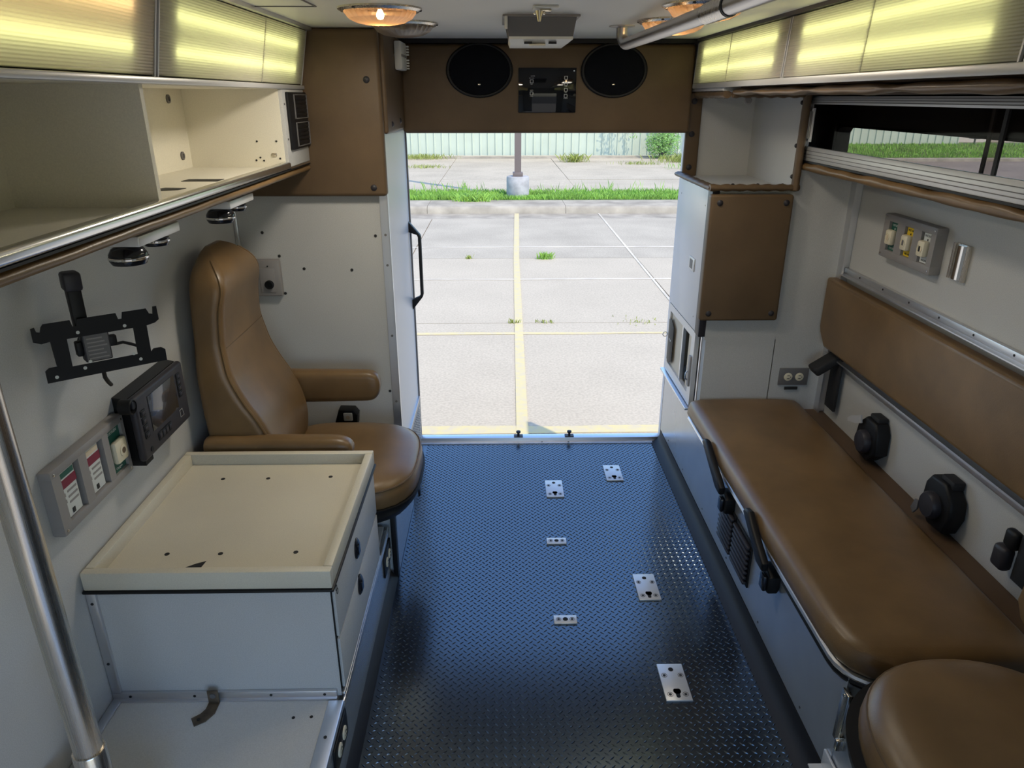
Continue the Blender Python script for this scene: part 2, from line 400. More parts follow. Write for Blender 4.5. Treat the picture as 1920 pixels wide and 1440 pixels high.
MB().box(-.3962, -.3950, 1.3525, 1.9175, .227, .5368).build('reveal', DARK, c)
for (z0, z1, zl) in ((.389, .532, .468), (.233, .381, .352)):
    d = MB().box(-.3948, -.3875, 1.3615, 1.909, z0, z1, .0015).build('drawer', LAM, c)
    MB().lathe([(.0, .0), (.030, .0), (.030, .004), (.024, .0075), (.0, .0075)], (0, 0, 0), 'x', 24, cap=False).build('latch_plate', BLACKS, d, mtx=Matrix.Translation((-.3887, 1.605, zl)) @ Matrix.Diagonal((1, .78, 1, 1)))
    MB().box(-.3812, -.378, 1.594, 1.616, zl-.016, zl+.014, .004).build('latch_paddle', BLACKS, d)
mo2 = MB()
for (x, z) in ((.0, 0), (.011, -.013)):
    mo2.tube([(-.3873, 1.376+x*.5+.006*math.cos(a*.524), .518+z+.007*math.sin(a*.524)) for a in range(12)], .0011, 6, closed=True)
mo2.build('ring_mark', INK, c)
MB().box(-.948, -.405, 1.343, 1.352, .216, .238, .002).box(-.948, -.405, 1.336, 1.352, .216, .220).build('base_moulding', ALU, c)
MB().box(-.948, -.926, 1.343, 1.352, .238, .537, .002).build('corner_moulding', ALUZ, c)
for x in (-.905, -.75, -.565, -.435): MB().cyl((x, 1.343, .228), .0035, -.0012, 'y', 10).build('screw', INK, c)
for z in (.33, .505): MB().cyl((-.937, 1.343, z), .0035, -.0012, 'y', 10).build('screw', INK, c)
MB().box(-.3962, -.387, 1.352, 1.918, .216, .226, .002).build('front_trim', ALU, c)

def duplex(name, label, group, origin, ydir, w, h, plate_m, face_m, parts=2, axis='x', sgn=1):
    """outlet plate on a wall: local plane (u, v), normal +n"""
    t = thing(name, label, 'outlet', origin, group)
    def put(mb): return mb
    def bx(m, u0, u1, v0, v1, n0, n1, b=0):
        if axis == 'x':
            a = sorted((origin[0]+sgn*n0, origin[0]+sgn*n1)); m.box(a[0], a[1], origin[1]+u0, origin[1]+u1, origin[2]+v0, origin[2]+v1, b)
        else:
            a = sorted((origin[1]+sgn*n0, origin[1]+sgn*n1)); m.box(origin[0]+u0, origin[0]+u1, a[0], a[1], origin[2]+v0, origin[2]+v1, b)
    m = MB(); bx(m, -w/2, w/2, -h/2, h/2, .0003, .006, .002); m.build('plate', plate_m, t)
    for s in (-1, 1):
        u = s*w*.19
        m = MB()
        if axis == 'x': m.lathe([(.0165, .006*sgn), (.0165, .009*sgn), (.014, .010*sgn)], (origin[0], origin[1]+u, origin[2]), 'x', 20)
        else: m.lathe([(.0165, .006*sgn), (.0165, .009*sgn), (.014, .010*sgn)], (origin[0]+u, origin[1], origin[2]), 'y', 20)
        r = m.build('receptacle', face_m, t)
        m = MB()
        for q in (-.006, .006): bx(m, u-.005, u+.005, q-.0012, q+.0012, .0101, .0106)
        bx(m, u+.007, u+.010, -.002, .002, .0101, .0106)
        m.build('slots', INK, r)
    m = MB()
    bx(m, -.003, .003, -.003, .003, .006, .0075, .001); m.build('screw', DGREY, t)
    return t
duplex('duplex_outlet', 'dark duplex outlet on the platform face nearest the camera, below the drawer cabinet front edge', 'platform outlets', (-.392, 1.275, .150), 1, .13, .075, BLACK, IVORY)
duplex('duplex_outlet', 'dark duplex outlet on the platform face beside the attendant seat', 'platform outlets', (-.392, 2.03, .135), 1, .13, .075, BLACK, IVORY)
t = thing('access_plate', 'small pale metal plate on the platform face at the bottom edge of the picture', 'plate', (-.392, 1.13, .12))
MB().box(-.3918, -.385, 1.08, 1.165, .07, .165, .003).build('plate_body', ALU, t)
MB().cyl((-.385, 1.14, .145), .004, .002, 'x', 10).build('screw', INK, t)

# bottom-left ledge and stainless pole
t = thing('wheel_ledge', 'blue-white ledge against the left wall at the bottom left corner', 'ledge', (-.80, .8, .215))
MB().box(-.948, -.72, .45, 1.075, .2225, .272, .006).build('ledge_top', PAINT, t)
MB().box(-.948, -.70, 1.0755, 1.085, .2225, .295, .002).build('back_shade_strip', BOARD, t)  # brown strip standing in for the shadow along the ledge's back edge
t = thing('grab_pole', 'upright stainless steel pole with a sleeve at the left edge', 'pole', (-.765, .985, .273))
MB().cyl((-.765, .985, .38), .0245, .955, 'z', 32).build('tube', STEEL, t)
MB().lathe([(.0285, .274), (.0285, .462), (.027, .464), (.0247, .464)], (-.765, .985, 0), 'z', 32).build('sleeve', STEEL, t)
MB().lathe([(.045, .2725), (.045, .2765), (.029, .2785)], (-.765, .985, 0), 'z', 32).build('foot_flange', STEEL, t)

# ------------------------------------------------------------------ attendant seat
sb = thing('seat_cabinet', 'white low cabinet under the attendant seat beside the doorway', 'cabinet', (-.66, 2.35, 0))
MB().box(-.948, -.376, 2.12, 2.588, .004, .285).build('body', LAM, sb)
MB().box(-.376, -.367, 2.135, 2.588, .004, .285, .001).build('side_panel', BENCHF, sb)
MB().box(-.383, -.3665, 2.1, 2.1345, .0045, .2845, .002).build('edge_strip', BLACK, sb)
a = thing('attendant_seat', 'high-backed tan vinyl attendant seat with armrests facing the aisle', 'seat', (-.62, 2.2, .285))
def lin(tab, z):
    for (a0, b0), (a1, b1) in zip(tab, tab[1:]):
        if a0 <= z <= a1: return b0 + (b1-b0)*(z-a0)/(a1-a0)
    return tab[0][1] if z < tab[0][0] else tab[-1][1]
def lerp(tab, z):
    w_ = min(.035, max(.002, 1.165-z))
    return sum(lin(tab, z + w_*k/6) * (7-abs(k)) for k in range(-6, 7))/49
XF = [(.43, -.715), (.48, -.700), (.54, -.700), (.60, -.712), (.66, -.735), (.73, -.775), (.80, -.805), (.90, -.820), (1.0, -.812), (1.06, -.795), (1.10, -.805), (1.14, -.84), (1.165, -.87)]
XB = [(.43, -.905), (.60, -.908), (.80, -.915), (1.0, -.910), (1.10, -.905), (1.165, -.885)]
HY = [(.43, .200), (.70, .215), (.82, .208), (.90, .192), (1.02, .185), (1.08, .175), (1.12, .150), (1.15, .105), (1.165, .05)]
rings = []
zz = [.43 + k*.0098 for k in range(72)] + [1.138, 1.148, 1.156, 1.162, 1.165]
def backring(z, ins=0):
    f, b, h = lerp(XF, z), lerp(XB, z), lerp(HY, z)-ins
    cx, hx = (f+b)/2, (f-b)/2
    ring = rr_ring(cx, 2.2, z, hx, h, .035)
    return ring
for z in zz: rings.append(backring(z))
MB().loft(rings).build('backrest', VINYL, a, 60)
def piping_path(side):
    out = []
    for k in range(61):
        z = .46 + (1.135-.46)*k/60
        f, h = lerp(XF, z), lerp(HY, z)
        out.append((f-.0095, 2.2 + side*(h-.0095), z))
    return out
for sdn in (-1, 1): MB().tube(piping_path(sdn), .0042, 6).build('piping', VINYL, a)
MB().tube([(lerp(XF, .885+.02*abs(k)/6)+.0006, 2.2+k*.028, .885+.0*abs(k)) for k in range(-6, 7)], .0016, 6).build('seam', VINYL2, a)
def armrest(y, x0, x1, z1, h, w):
    m = MB(); rings = []
    us = [0, .01, .03, .07, .15, .3, .5, .68, .80, .86, .90, .93, .955, .975, .988, .996, 1.0]
    for u in us:
        x = x0 + (x1-x0)*u
        e = 1.0
        if u > .84: e = max(.25, (1-((u-.84)/.16)**2.6)**(1/2.6)) if u < 1 else .25
        if u < .07: e = .80 + .20*math.sqrt(u/.07)
        hh = h*.5*e*(1-.08*u); ww = w*.5*(.5+.5*e)
        zc = z1 - h*.5 + (1-e)*h*.06
        ring = rr_ring(0, 0, 0, ww, hh, .026*(.4+.6*e), 4)
        rings.append([Vector((x, y+p.x, zc+p.y)) for p in ring])
    return m.loft(rings)
armrest(1.985, -.905, -.458, .618, .095, .066).build('armrest', VINYL, a, 60)
armrest(2.455, -.80, -.445, .658, .128, .060).build('armrest', VINYL, a, 60)
MB().tube([(-.895, 1.9515, .580), (-.7, 1.9515, .581), (-.54, 1.9515, .582)], .0014, 6).build('seam', VINYL2, a)
def seat_ring(z, ins, back=-.80):
    out = []
    cx, cy = -.58, 2.205
    n = 48
    for k in range(n):
        t_ = 2*math.pi*k/n; ca, sa = math.cos(t_), math.sin(t_)
        ex = .30 if ca > 0 else .22; ey = .272
        p = 3.2
        r = (abs(ca)**p + abs(sa)**p)**(-1/p)
        out.append(Vector((cx + (ex-ins)*r*ca, cy + (ey-ins)*r*sa, z)))
    return out
rg = [seat_ring(.352, .030), seat_ring(.358, .008), seat_ring(.372, 0), seat_ring(.405, .001), seat_ring(.425, .006), seat_ring(.440, .018), seat_ring(.449, .036), seat_ring(.455, .07), seat_ring(.459, .13), seat_ring(.455, .20)]
MB().loft(rg).build('seat_cushion', VINYL, a, 70)
MB().tube([p + Vector((0, 0, 0)) for p in seat_ring(.428, .0065)], .0034, 6, closed=True).build('piping', VINYL2, a)
rg = [seat_ring(.298, .05), seat_ring(.302, .028), seat_ring(.335, .004), seat_ring(.358, -.006), seat_ring(.366, -.006), seat_ring(.366, .004)]
MB().loft(rg).build('seat_shell', BLACK, a, 50)
MB().box(-.285, -.276, 2.12, 2.15, .318, .352, .003).build('adjuster_knob', BLACKS, a)
MB().cyl((-.66, 2.32, .2855), .11, .03, 'z', 24).build('swivel', BLACK, a)

t = thing('buckle_box', 'black box with a white button on the wall behind the attendant seat cushion', 'box', (-.605, 2.59, .415))
MB().prism([(-.655, .38), (-.565, .385), (-.560, .43), (-.575, .45), (-.632, .452)], 'y', 2.545, 2.599, .004).build('box_body', BLACK, t)
MB().box(-.613, -.578, 2.536, 2.5448, .409, .443, .009).build('button', WHITEP, t)
MB().lathe([(.008, 2.536), (.008, 2.5345), (.004, 2.5345)], (-.5955, 0, .426), 'y', 14).build('button_ring', TAN, t)

t = thing('wall_jack_plate', 'grey wall plate with a black round jack behind the seat headrest', 'plate', (-.84, 2.6, .966))
MB().box(-.90, -.80, 2.572, 2.5995, .899, 1.034, .008).build('plate', GREYP, t)
MB().box(-.875, -.82, 2.569, 2.5719, .915, 1.005, .004).build('cover', GREYP, t)
MB().lathe([(.016, 2.569), (.016, 2.560), (.012, 2.559), (.012, 2.566), (.0, 2.566)], (-.842, 0, .945), 'y', 24, cap=False).build('jack', BLACK, t)
MB().cyl((-.842, 2.569, 1.012), .003, -.001, 'y', 10).build('screw', INK, t)

# doorway grab handle
t = thing('door_grab_handle', 'black D-shaped grab handle on the white wall at the doorway', 'handle', (-.40, 3.17, .87))
prof = [(-.3995, 1.075), (-.353, 1.020), (-.349, 1.010), (-.349, .750), (-.353, .738), (-.3995, .680), (-.3995, .725), (-.366, .742), (-.362, .752), (-.362, 1.008), (-.366, 1.018), (-.3995, 1.030)]
MB().prism(prof, 'y', 3.155, 3.185, .003).build('grip', BLACK, t)

# ------------------------------------------------------------------ left overhead cabinet
oc = thing('overhead_cabinet', 'open cream overhead cabinet with a divider along the left wall', 'cabinet', (-.80, 1.5, 1.36))
MB().box(-.9495, -.665, .3, 2.555, 1.362, 1.380).build('cabinet_floor', SHELF, oc)
MB().box(-.9495, -.942, .3, 2.30, 1.380, 1.602).build('back_panel', SHELF, oc)
MB().box(-.942, -.662, 1.432, 1.446, 1.3802, 1.602).build('divider', SHELF, oc)
MB().box(-.9495, -.657, 2.300, 2.312, 1.3802, 1.602).build('end_panel', SHELF, oc)
MB().box(-.665, -.647, 2.302, 2.555, 1.380, 1.602, .001).build('face_block', LAM, oc)
MB().box(-.9495, -.652, .3, 2.555, 1.602, 1.612).build('cabinet_top', SHELF, oc)
MB().box(-.668, -.642, .3, 2.31, 1.3735, 1.3955, .0085, 4).build('front_rail', RAILM, oc)
MB().box(-.668, -.645, 2.3101, 2.555, 1.3735, 1.3795).build('end_rail', RAILM, oc)
MB().box(-.672, -.646, .3, 2.555, 1.3690, 1.3733).build('rail_gap', BLACK, oc)
mb_ = MB(); rgs = []
for k in range(46):
    y = .3 + 2.255*k/45; wv = .0007*math.sin(k*1.9)+.0008*math.sin(k*.7)
    rgs.append([Vector((-.676 + .030*math.cos(q*math.pi/6)*1.0, y, 1.3565 + wv*.6 + (.0125+wv*.4)*math.sin(q*math.pi/6))) for q in range(12)])
mb_.loft(rgs).build('padded_edge', VINYL, oc, 70)
MB().box(-.657, -.640, .3, 2.555, 1.6025, 1.6152, .003).build('top_rail', ALUP, oc)
MB().prism([(-.800, 1.692), (-.743, 1.712), (-.738, 1.745), (-.79, 1.752), (-.805, 1.72)], 'z', 1.3802, 1.3812).build('torn_patch', INK, oc)
MB().box(-.812, -.720, 1.895, 1.945, 1.3802, 1.3812).build('slot_hole', INK, oc)
for (y, z) in ((2.20, 1.575), (2.235, 1.418)): MB().lathe([(.012, 0), (.012, .004), (.007, .005), (.006, .001), (.0, .001)], (-.942, y, z), 'x', 18, cap=False).build('grommet', DGREY, oc)
for (x, z) in ((-.737, 1.455), (-.678, 1.455), (-.745, 1.400), (-.732, 1.408), (-.722, 1.399), (-.672, 1.405)): MB().cyl((x, 2.300, z), .003, -.001, 'y', 10).build('screw_hole', INK, oc)
MB().box(-.696, -.680, 2.296, 2.2999, 1.411, 1.421, .003).build('striker_plate', STEEL, oc)
for z in (1.56, 1.46): MB().cyl((-.648, 2.318, z), .003, .0035, 'x', 10).build('screw', DGREY, oc)

t = thing('rocker_switch_bank', 'black bank of two rocker switch modules at the far end of the left overhead cabinet', 'switch', (-.646, 2.45, 1.51))
MB().box(-.6468, -.638, 2.337, 2.553, 1.427, 1.594, .002).build('bezel', BLACK, t)
for z in (1.552, 1.470):
    f_ = MB()
    yA, yB = 2.395, 2.548
    f_.box(-.638, -.6345, yA, yB, z-.036, z-.0335).box(-.638, -.6345, yA, yB, z+.0335, z+.036).box(-.638, -.6345, yA, yA+.003, z-.036, z+.036).box(-.638, -.6345, yB-.003, yB, z-.036, z+.036)
    q = f_.build('module_frame', DGREY, t)
    for k in range(5): MB().box(-.638, -.6355, yA+.008, yB-.008, z-.029+k*.0122, z-.020+k*.0122, .001).build('rocker', BLACK, q)

def reg_mount(label, y):
    t = thing('ceiling_hook_mount', label, 'mount', (-.70, y, 1.342), 'mounts under the left overhead cabinet')
    MB().box(-.735, -.665, y-.075, y+.105, 1.322, 1.3415, .003).build('mount_block', ALUP, t)
    MB().lathe([(.004, .0), (.030, .001), (.034, .008), (.034, .020), (.028, .030), (.020, .0345)], (-.70, y-.055, 1.287), 'z', 24).build('knob', BLACKS, t)
    MB().lathe([(.004, .0), (.022, .001), (.025, .007), (.025, .016), (.016, .0225)], (-.70, y+.065, 1.299), 'z', 24).build('knob', BLACKS, t)
    for (yy, z, r) in ((y-.055, 1.2975, .0345), (y+.065, 1.307, .0255)):
        MB().lathe([(r, 0), (r+.001, .001), (r+.001, .004), (r, .005)], (-.70, yy, z), 'z', 24, cap=False).build('chrome_band', CHROME, t)
reg_mount('silver block with black knobs under the left overhead cabinet, the nearer one', 1.405)
reg_mount('silver block with black knobs under the left overhead cabinet, above the seat headrest', 1.885)

# padded corner and header over the doorway
cp = thing('corner_pad', 'brown padded corner panel with buttons left of the doorway', 'pad', (-.6, 2.6, 1.25))
MB().box(-.948, -.392, 2.560, 2.5995, 1.258, 1.786, .014, 4).build('front_pad', VINYL2, cp)
MB().box(-.3995, -.380, 2.60, 3.055, 1.462, 1.786, .009, 4).build('side_pad', VINYL2, cp)
def button(m, c, ax, sg, r=.011): return m.lathe([(0.0005, sg*.006), (r*.6, sg*.0052), (r, sg*.001), (r, 0)], c, ax, 20)
for (x, z) in ((-.437, 1.633), (-.437, 1.288)): button(MB(), (x, 2.560, z), 'y', -1).build('button', CHAR, cp)
for (y, z) in ((2.70, 1.49), (2.92, 1.495)): button(MB(), (-.380, y, z), 'x', 1).build('button', CHAR, cp)
t = thing('motion_detector', 'white ribbed alarm sounder on the side of the brown corner pad', 'detector', (-.38, 2.93, 1.715))
MB().box(-.379, -.352, 2.84, 2.99, 1.672, 1.768, .006).build('case', WHITEP, t)
MB().box(-.380, -.3505, 2.842, 2.988, 1.716, 1.724).build('band', GREYP, t)
for k in range(9):
    if k != 4: MB().box(-.360, -.343, 2.985, 2.999, 1.678+k*.0095, 1.6835+k*.0095, .001).build('rib', WHITEP, t)

hp = thing('header_pad', 'wide brown padded panel above the rear doorway', 'pad', (.19, 3.12, 1.445))
hm = MB().box(-.388, .768, 3.050, 3.203, 1.444, 1.772, .016, 4)
hm.build('pad_body', VINYL2, hp)
def speaker(x, label):
    t = thing('oval_speaker', label, 'speaker', (x, 3.05, 1.676), 'speakers in the header')
    sc = Matrix.Translation((x, 3.0495, 1.676)) @ Matrix.Diagonal((1, 1, .76, 1))
    MB().lathe([(.131, 0), (.131, -.006), (.126, -.010), (.119, -.010), (.117, -.006), (.117, 0)], (0, 0, 0), 'y', 48).build('rim', BLACK, t, mtx=sc)
    MB().lathe([(.1168, -.001), (.1168, -.0055), (.09, -.010), (.05, -.013), (.002, -.014)], (0, 0, 0), 'y', 40).build('grille', MESHM, t, mtx=sc)
    MB().box(x-.007, x+.004, 3.0358, 3.0385, 1.623, 1.628, .001).build('badge', BRASS, t)
speaker(-.077, 'black oval speaker left of the touch panel')
speaker(.450, 'black oval speaker right of the touch panel')
t = thing('touch_panel', 'black glass control panel with square buttons between the two speakers', 'panel', (.189, 3.05, 1.604))
MB().box(.075, .303, 3.0425, 3.0499, 1.522, 1.686, .002).build('glass', PANELG, t)
def ring_sq(m, x, z, h, y, w=.0016):
    m.box(x-h, x+h, y-.0004, y, z+h-w, z+h).box(x-h, x+h, y-.0004, y, z-h, z-h+w).box(x-h, x-h+w, y-.0004, y, z-h, z+h).box(x+h-w, x+h, y-.0004, y, z-h, z+h); return m
for k, z in enumerate((1.653, 1.631, 1.609, 1.587)):
    ring_sq(MB(), .262, z-.003, .0065, 3.0424).build('button_outline', PRINT, t); text('caption', ('SCENE', 'DOME', 'VENT', 'INTERIOR')[k], .0036, (.262, 3.0422, z-.0125), (R(90), 0, 0), PRINT, t)
for k, z in enumerate((1.637, 1.593)):
    ring_sq(MB(), .127, z, .0065, 3.0424).build('button_outline', PRINT, t); text('caption', ('REAR', 'PATIENT')[k], .0036, (.127, 3.0422, z-.0105), (R(90), 0, 0), PRINT, t)
    text('caption', ('REAR HVAC', 'LIGHTS')[k], .0038, (.127, 3.0422, z+.0115), (R(90), 0, 0), PRINT, t)
text('caption', 'CLIMATE', .0042, (.131, 3.0422, 1.656), (R(90), 0, 0), PRINT, t)
MB().cyl((.293, 3.0424, 1.675), .003, -.0006, 'y', 10).build('sensor_dot', PRINT, t)

# ------------------------------------------------------------------ ceiling things
def fixture(label, side, y0, y1, joint, warm=False):
    if side < 0: B, T, out = (-.6485, 1.6180), (-.6165, 1.7770), -1
    else: B, T, out = (.7655, 1.6290), (.7745, 1.7770), 1
    t = thing('light_fixture', label, 'light', ((B[0]+T[0])/2, (y0+y1)/2, (B[1]+T[1])/2), 'fluorescent ceiling fixtures')
    d = .085*out; th = .003*out
    hous = MB().prism([(B[0]+th*2, B[1]), (B[0]+d, B[1]), (T[0]+d, T[1]), (T[0]+th*2, T[1]), (T[0]+th*2, T[1]-.004), (T[0]+d-th, T[1]-.004), (B[0]+d-th, B[1]+.004), (B[0]+th*2, B[1]+.004)], 'y', y0, y1)
    hous.prism([(B[0]+th, B[1]), (B[0]+d, B[1]), (T[0]+d, T[1]), (T[0]+th, T[1])], 'y', y0, y0+.003)
    hous.prism([(B[0]+th, B[1]), (B[0]+d, B[1]), (T[0]+d, T[1]), (T[0]+th, T[1])], 'y', y1-.003, y1)
    hous.build('housing', BOXW, t)
    def lens(a, b): MB().prism([(B[0], B[1]+.001), (B[0]+th, B[1]+.001), (T[0]+th, T[1]-.001), (T[0], T[1]-.001)], 'y', a, b).build('lens', LENS, t)
    lens(y0+.004, joint-.002); lens(joint+.002, y1-.004)
    for k, f in enumerate((.30, .72)):
        cx = B[0] + (T[0]-B[0])*f + out*.017; cz = B[1] + (T[1]-B[1])*f
        MB().cyl((cx, y0+.085, cz), .0125, (y1-y0-.17), 'y', 14).build('tube_lamp', TUBEW if (warm and k) else TUBE, t)
    for yy in (y0, y1-.004): MB().prism([(B[0]-th*.6, B[1]-.002), (B[0]+th, B[1]-.002), (T[0]+th, T[1]), (T[0]-th*.6, T[1])], 'y', yy, yy+.004).build('end_frame', ALUP, t)
    MB().prism([(B[0]-th*.4, B[1]), (B[0]+th, B[1]), (T[0]+th, T[1]), (T[0]-th*.4, T[1])], 'y', joint-.003, joint+.003).build('joint_strip', LENS, t)
    return t
fixture('ribbed ceiling light along the left side, the one beside the brown corner pad', -1, 1.485, 2.552, 2.13)
fixture('ribbed ceiling light along the left side with a warm orange glow, nearest the camera', -1, -.35, 1.475, 1.02, True)  # unseen near part lengthened behind the camera to add fill light
fixture('ribbed ceiling light along the right side, the far one next to the right speaker', 1, 2.10, 3.045, 2.62)
fixture('ribbed ceiling light along the right side above the sliding window cabinet', 1, 1.14, 2.09, 1.645)

fixture('ribbed ceiling light along the right side, cut off by the right edge of the picture', 1, -.35, 1.13, .4)  # only its far edge shows; the unseen rest is added for fill light

def dome(x, y, label, on, watt=4.8):
    t = thing('dome_light', label, 'light', (x, y, 1.788), 'round ceiling dome lights')
    MB().lathe([(.106, 0), (.106, -.004), (.097, -.009), (.090, -.007), (.090, 0)], (x, y, 1.7879), 'z', 40).build('trim_ring', STEEL, t)
    MB().lathe([(.0895, -.003), (.088, -.012), (.078, -.024), (.060, -.033), (.035, -.038), (.004, -.040)], (x, y, 1.7879), 'z', 96, .022, 32, cap=False).build('lens', DOMEL, t, 20)
    MB().lathe([(.082, -.0015), (.05, -.0015), (.004, -.0015)], (x, y, 1.7879), 'z', 32).build('reflector', STEEL, t)
    MB().lathe([(.001, -.026), (.007, -.024), (.010, -.016), (.007, -.008), (.004, -.003)], (x, y, 1.7879), 'z', 14).build('bulb', BULB if on else BULBOFF, t)
    if on:
        ld = bpy.data.lights.new('dome_lamp', 'AREA'); ld.shape = 'DISK'; ld.size = .17; ld.energy = watt; ld.color = (1, .92, .78)
        lo = bpy.data.objects.new('dome_lamp', ld); COL.objects.link(lo); lo.parent = t; lo.location = (0, 0, -.043)
    for a in (0, 120, 240): MB().cyl((x+.101*math.cos(R(a)), y+.101*math.sin(R(a)), 1.784), .004, -.004, 'z', 10).build('screw', INK, t)
dome(-.300, 2.03, 'round dome light glowing orange, on the left of the ceiling', True)
dome(-.290, 2.42, 'unlit round clear dome light next to the brown corner pad', False)
dome(.510, 2.32, 'lit round dome light on the right of the ceiling, farther one by the rail bend', True, 1.7)
dome(.500, 1.93, 'lit round dome light on the right of the ceiling, partly behind the rail', True, 1.7)

t = thing('ceiling_grab_rail', 'long stainless grab rail hanging from the ceiling', 'rail', (.42, 1.4, 1.788))
path = [(.387, 2.500, 1.787), (.388, 2.500, 1.762)]
for k in range(9):
    q = R(90*k/8); path.append((.388+.012*k/8, 2.500-.030*(1-math.cos(q)), 1.762-.027*math.sin(q)))
path += [(.414, 1.9, 1.735), (.421, 1.45, 1.735), (.43, .3, 1.735)]
MB().tube(path, .0175, 20).build('tube', STEELY, t, 60)
MB().lathe([(.040, 0), (.040, -.003), (.022, -.006)], (.387, 2.5, 1.7879), 'z', 28).build('flange', STEELY, t)
MB().tube([(.4185, 1.60, 1.735), (.421, 1.46, 1.735)], .0200, 24).build('sleeve', STEEL, t)
MB().tube([(.421, 1.459, 1.735), (.4212, 1.452, 1.735)], .0190, 24).build('gasket', BLACK, t)

t = thing('ceiling_vent', 'grey trapezoid ceiling vent box with a latch in front of the header', 'vent', (.115, 2.3, 1.788))
MB().box(.010, .222, 2.165, 2.42, 1.782, 1.7879, .002).build('flange', GREYP, t)
def ring4(x0, x1, y0, y1, z): return [Vector((x0, y0, z)), Vector((x1, y0, z)), Vector((x1, y1, z)), Vector((x0, y1, z))]
MB().loft([ring4(.018, .212, 2.170, 2.41, 1.782), ring4(.028, .204, 2.182, 2.40, 1.735)]).build('case', DGREY, t)
MB().loft([ring4(.0275, .2045, 2.180, 2.402, 1.7349), ring4(.0275, .2045, 2.180, 2.402, 1.728), ring4(.032, .188, 2.215, 2.39, 1.717)]).build('door', WHITEP, t)
MB().box(.085, .130, 2.20, 2.22, 1.713, 1.7185, .002).build('latch', IVORY, t)
for x in (.070, .138): MB().box(x, x+.022, 2.196, 2.206, 1.7175, 1.7235).build('slot', INK, t)
MB().box(.015, .024, 2.162, 2.172, 1.752, 1.784, .002).build('clip', WHITEP, t)
t = thing('folding_hook', 'small chrome coat-style hook on a white plate on the ceiling', 'hook', (.115, 1.99, 1.788))
MB().box(.084, .147, 1.955, 2.03, 1.782, 1.7879, .002).build('plate', WHITEP, t)
MB().box(.102, .130, 1.975, 2.005, 1.7765, 1.7819, .002).build('pivot', BRASS, t)
MB().tube([(.100, 1.985, 1.776), (.100, 1.982, 1.765), (.1, 1.982, 1.754)], [.011, .006, .004], 14).build('hook_arm', BRASS, t)
for x in (.089, .112): MB().lathe([(.0005, -.004), (.003, -.003), (.0035, 0), (.003, .003), (.0005, .004)], (x, 1.984, 1.773), 'z', 10).build('pin', CHROME, t)

# ------------------------------------------------------------------ left wall devices
# tablet bracket: modelled flat in its own frame (u right, w up, front = -y), then turned off the wall
tb = thing('tablet_bracket', 'black metal tablet bracket on a swivel arm on the left wall', 'bracket', (-.852, 1.462, 1.088), rot=(R(-1), R(1.4), R(42)))
pl = MB()
def slab(pts, y0=-.0012, y1=.0012): pl.prism(pts, 'y', y0, y1)
top = [(-.121, .030), (-.121, .058), (-.114, .060), (-.112, .050), (-.106, .048), (-.103, .058), (-.098, .064), (-.050, .064), (-.047, .050), (-.040, .050), (-.037, .064), (.037, .064), (.040, .050), (.047, .050), (.050, .064), (.098, .064), (.103, .052), (.110, .050), (.112, .066), (.120, .066), (.121, .036), (.112, .030), (.092, .026), (-.092, .026), (-.108, .024)]
slab(top)
bot = [(-.112, -.060), (.124, -.060), (.124, -.034), (.116, -.028), (.100, -.028), (.094, -.034), (-.080, -.034), (-.086, -.028), (-.104, -.028), (-.112, -.034)]
slab(bot)
slab([(-.092, .026), (-.062, .026), (-.062, -.034), (-.086, -.034), (-.090, -.026)]); slab([(.066, .026), (.094, .026), (.094, -.034), (.066, -.034)])
pl.build('plate', BLACK, tb)
for (u, w) in ((-.094, -.050), (-.040, -.042), (-.028, -.030), (.058, -.031), (.070, -.046), (.050, .034), (-.040, .036)):
    MB().cyl((u, -.0012, w), .0036, -.0006, 'y', 12).build('rivet_hole', LABEL, tb)
cr = MB().box(-.034, .018, .004, .034, -.034, .030, .003).build('cradle', CHAR, tb)
MB().box(-.031, .015, .0030, .0039, -.031, .027).build('data_label', DGREY, cr)
for k in range(6): MB().box(-.027, .011 - .004*(k % 3), .0022, .0029, -.027+k*.0085, -.024+k*.0085).build('print_line', GREYP, cr)
MB().box(-.046, -.034, .010, .030, -.020, .012, .003).box(.018, .034, .012, .028, -.010, .014, .003).build('side_knob', BLACK, tb)
MB().prism([(.010, .03), (.034, .03), (.040, .075), (.050, .140), (.042, .155), (.018, .155), (.016, .120)], 'x', -.040, -.014, .003).build('swivel_arm', BLACK, tb)
MB().box(-.044, -.010, .010, .052, .118, .157, .006).build('arm_joint', CHAR, tb)
MB().cyl((-.008, .026, -.01), .02, .065, 'y', 18).build('wall_stud', BLACK, tb)
MB().tube([(.03, .02, -.008), (.045, .016, -.006), (.06, .010, -.012), (.072, .004, -.018), (.080, .0028, -.030)], .0035, 8).build('cable', BLACK, tb)
MB().tube([(-.006, .004, -.055), (-.004, .012, -.075), (.004, .03, -.092), (.012, .045, -.105)], .0045, 8).build('cable', BLACK, tb)

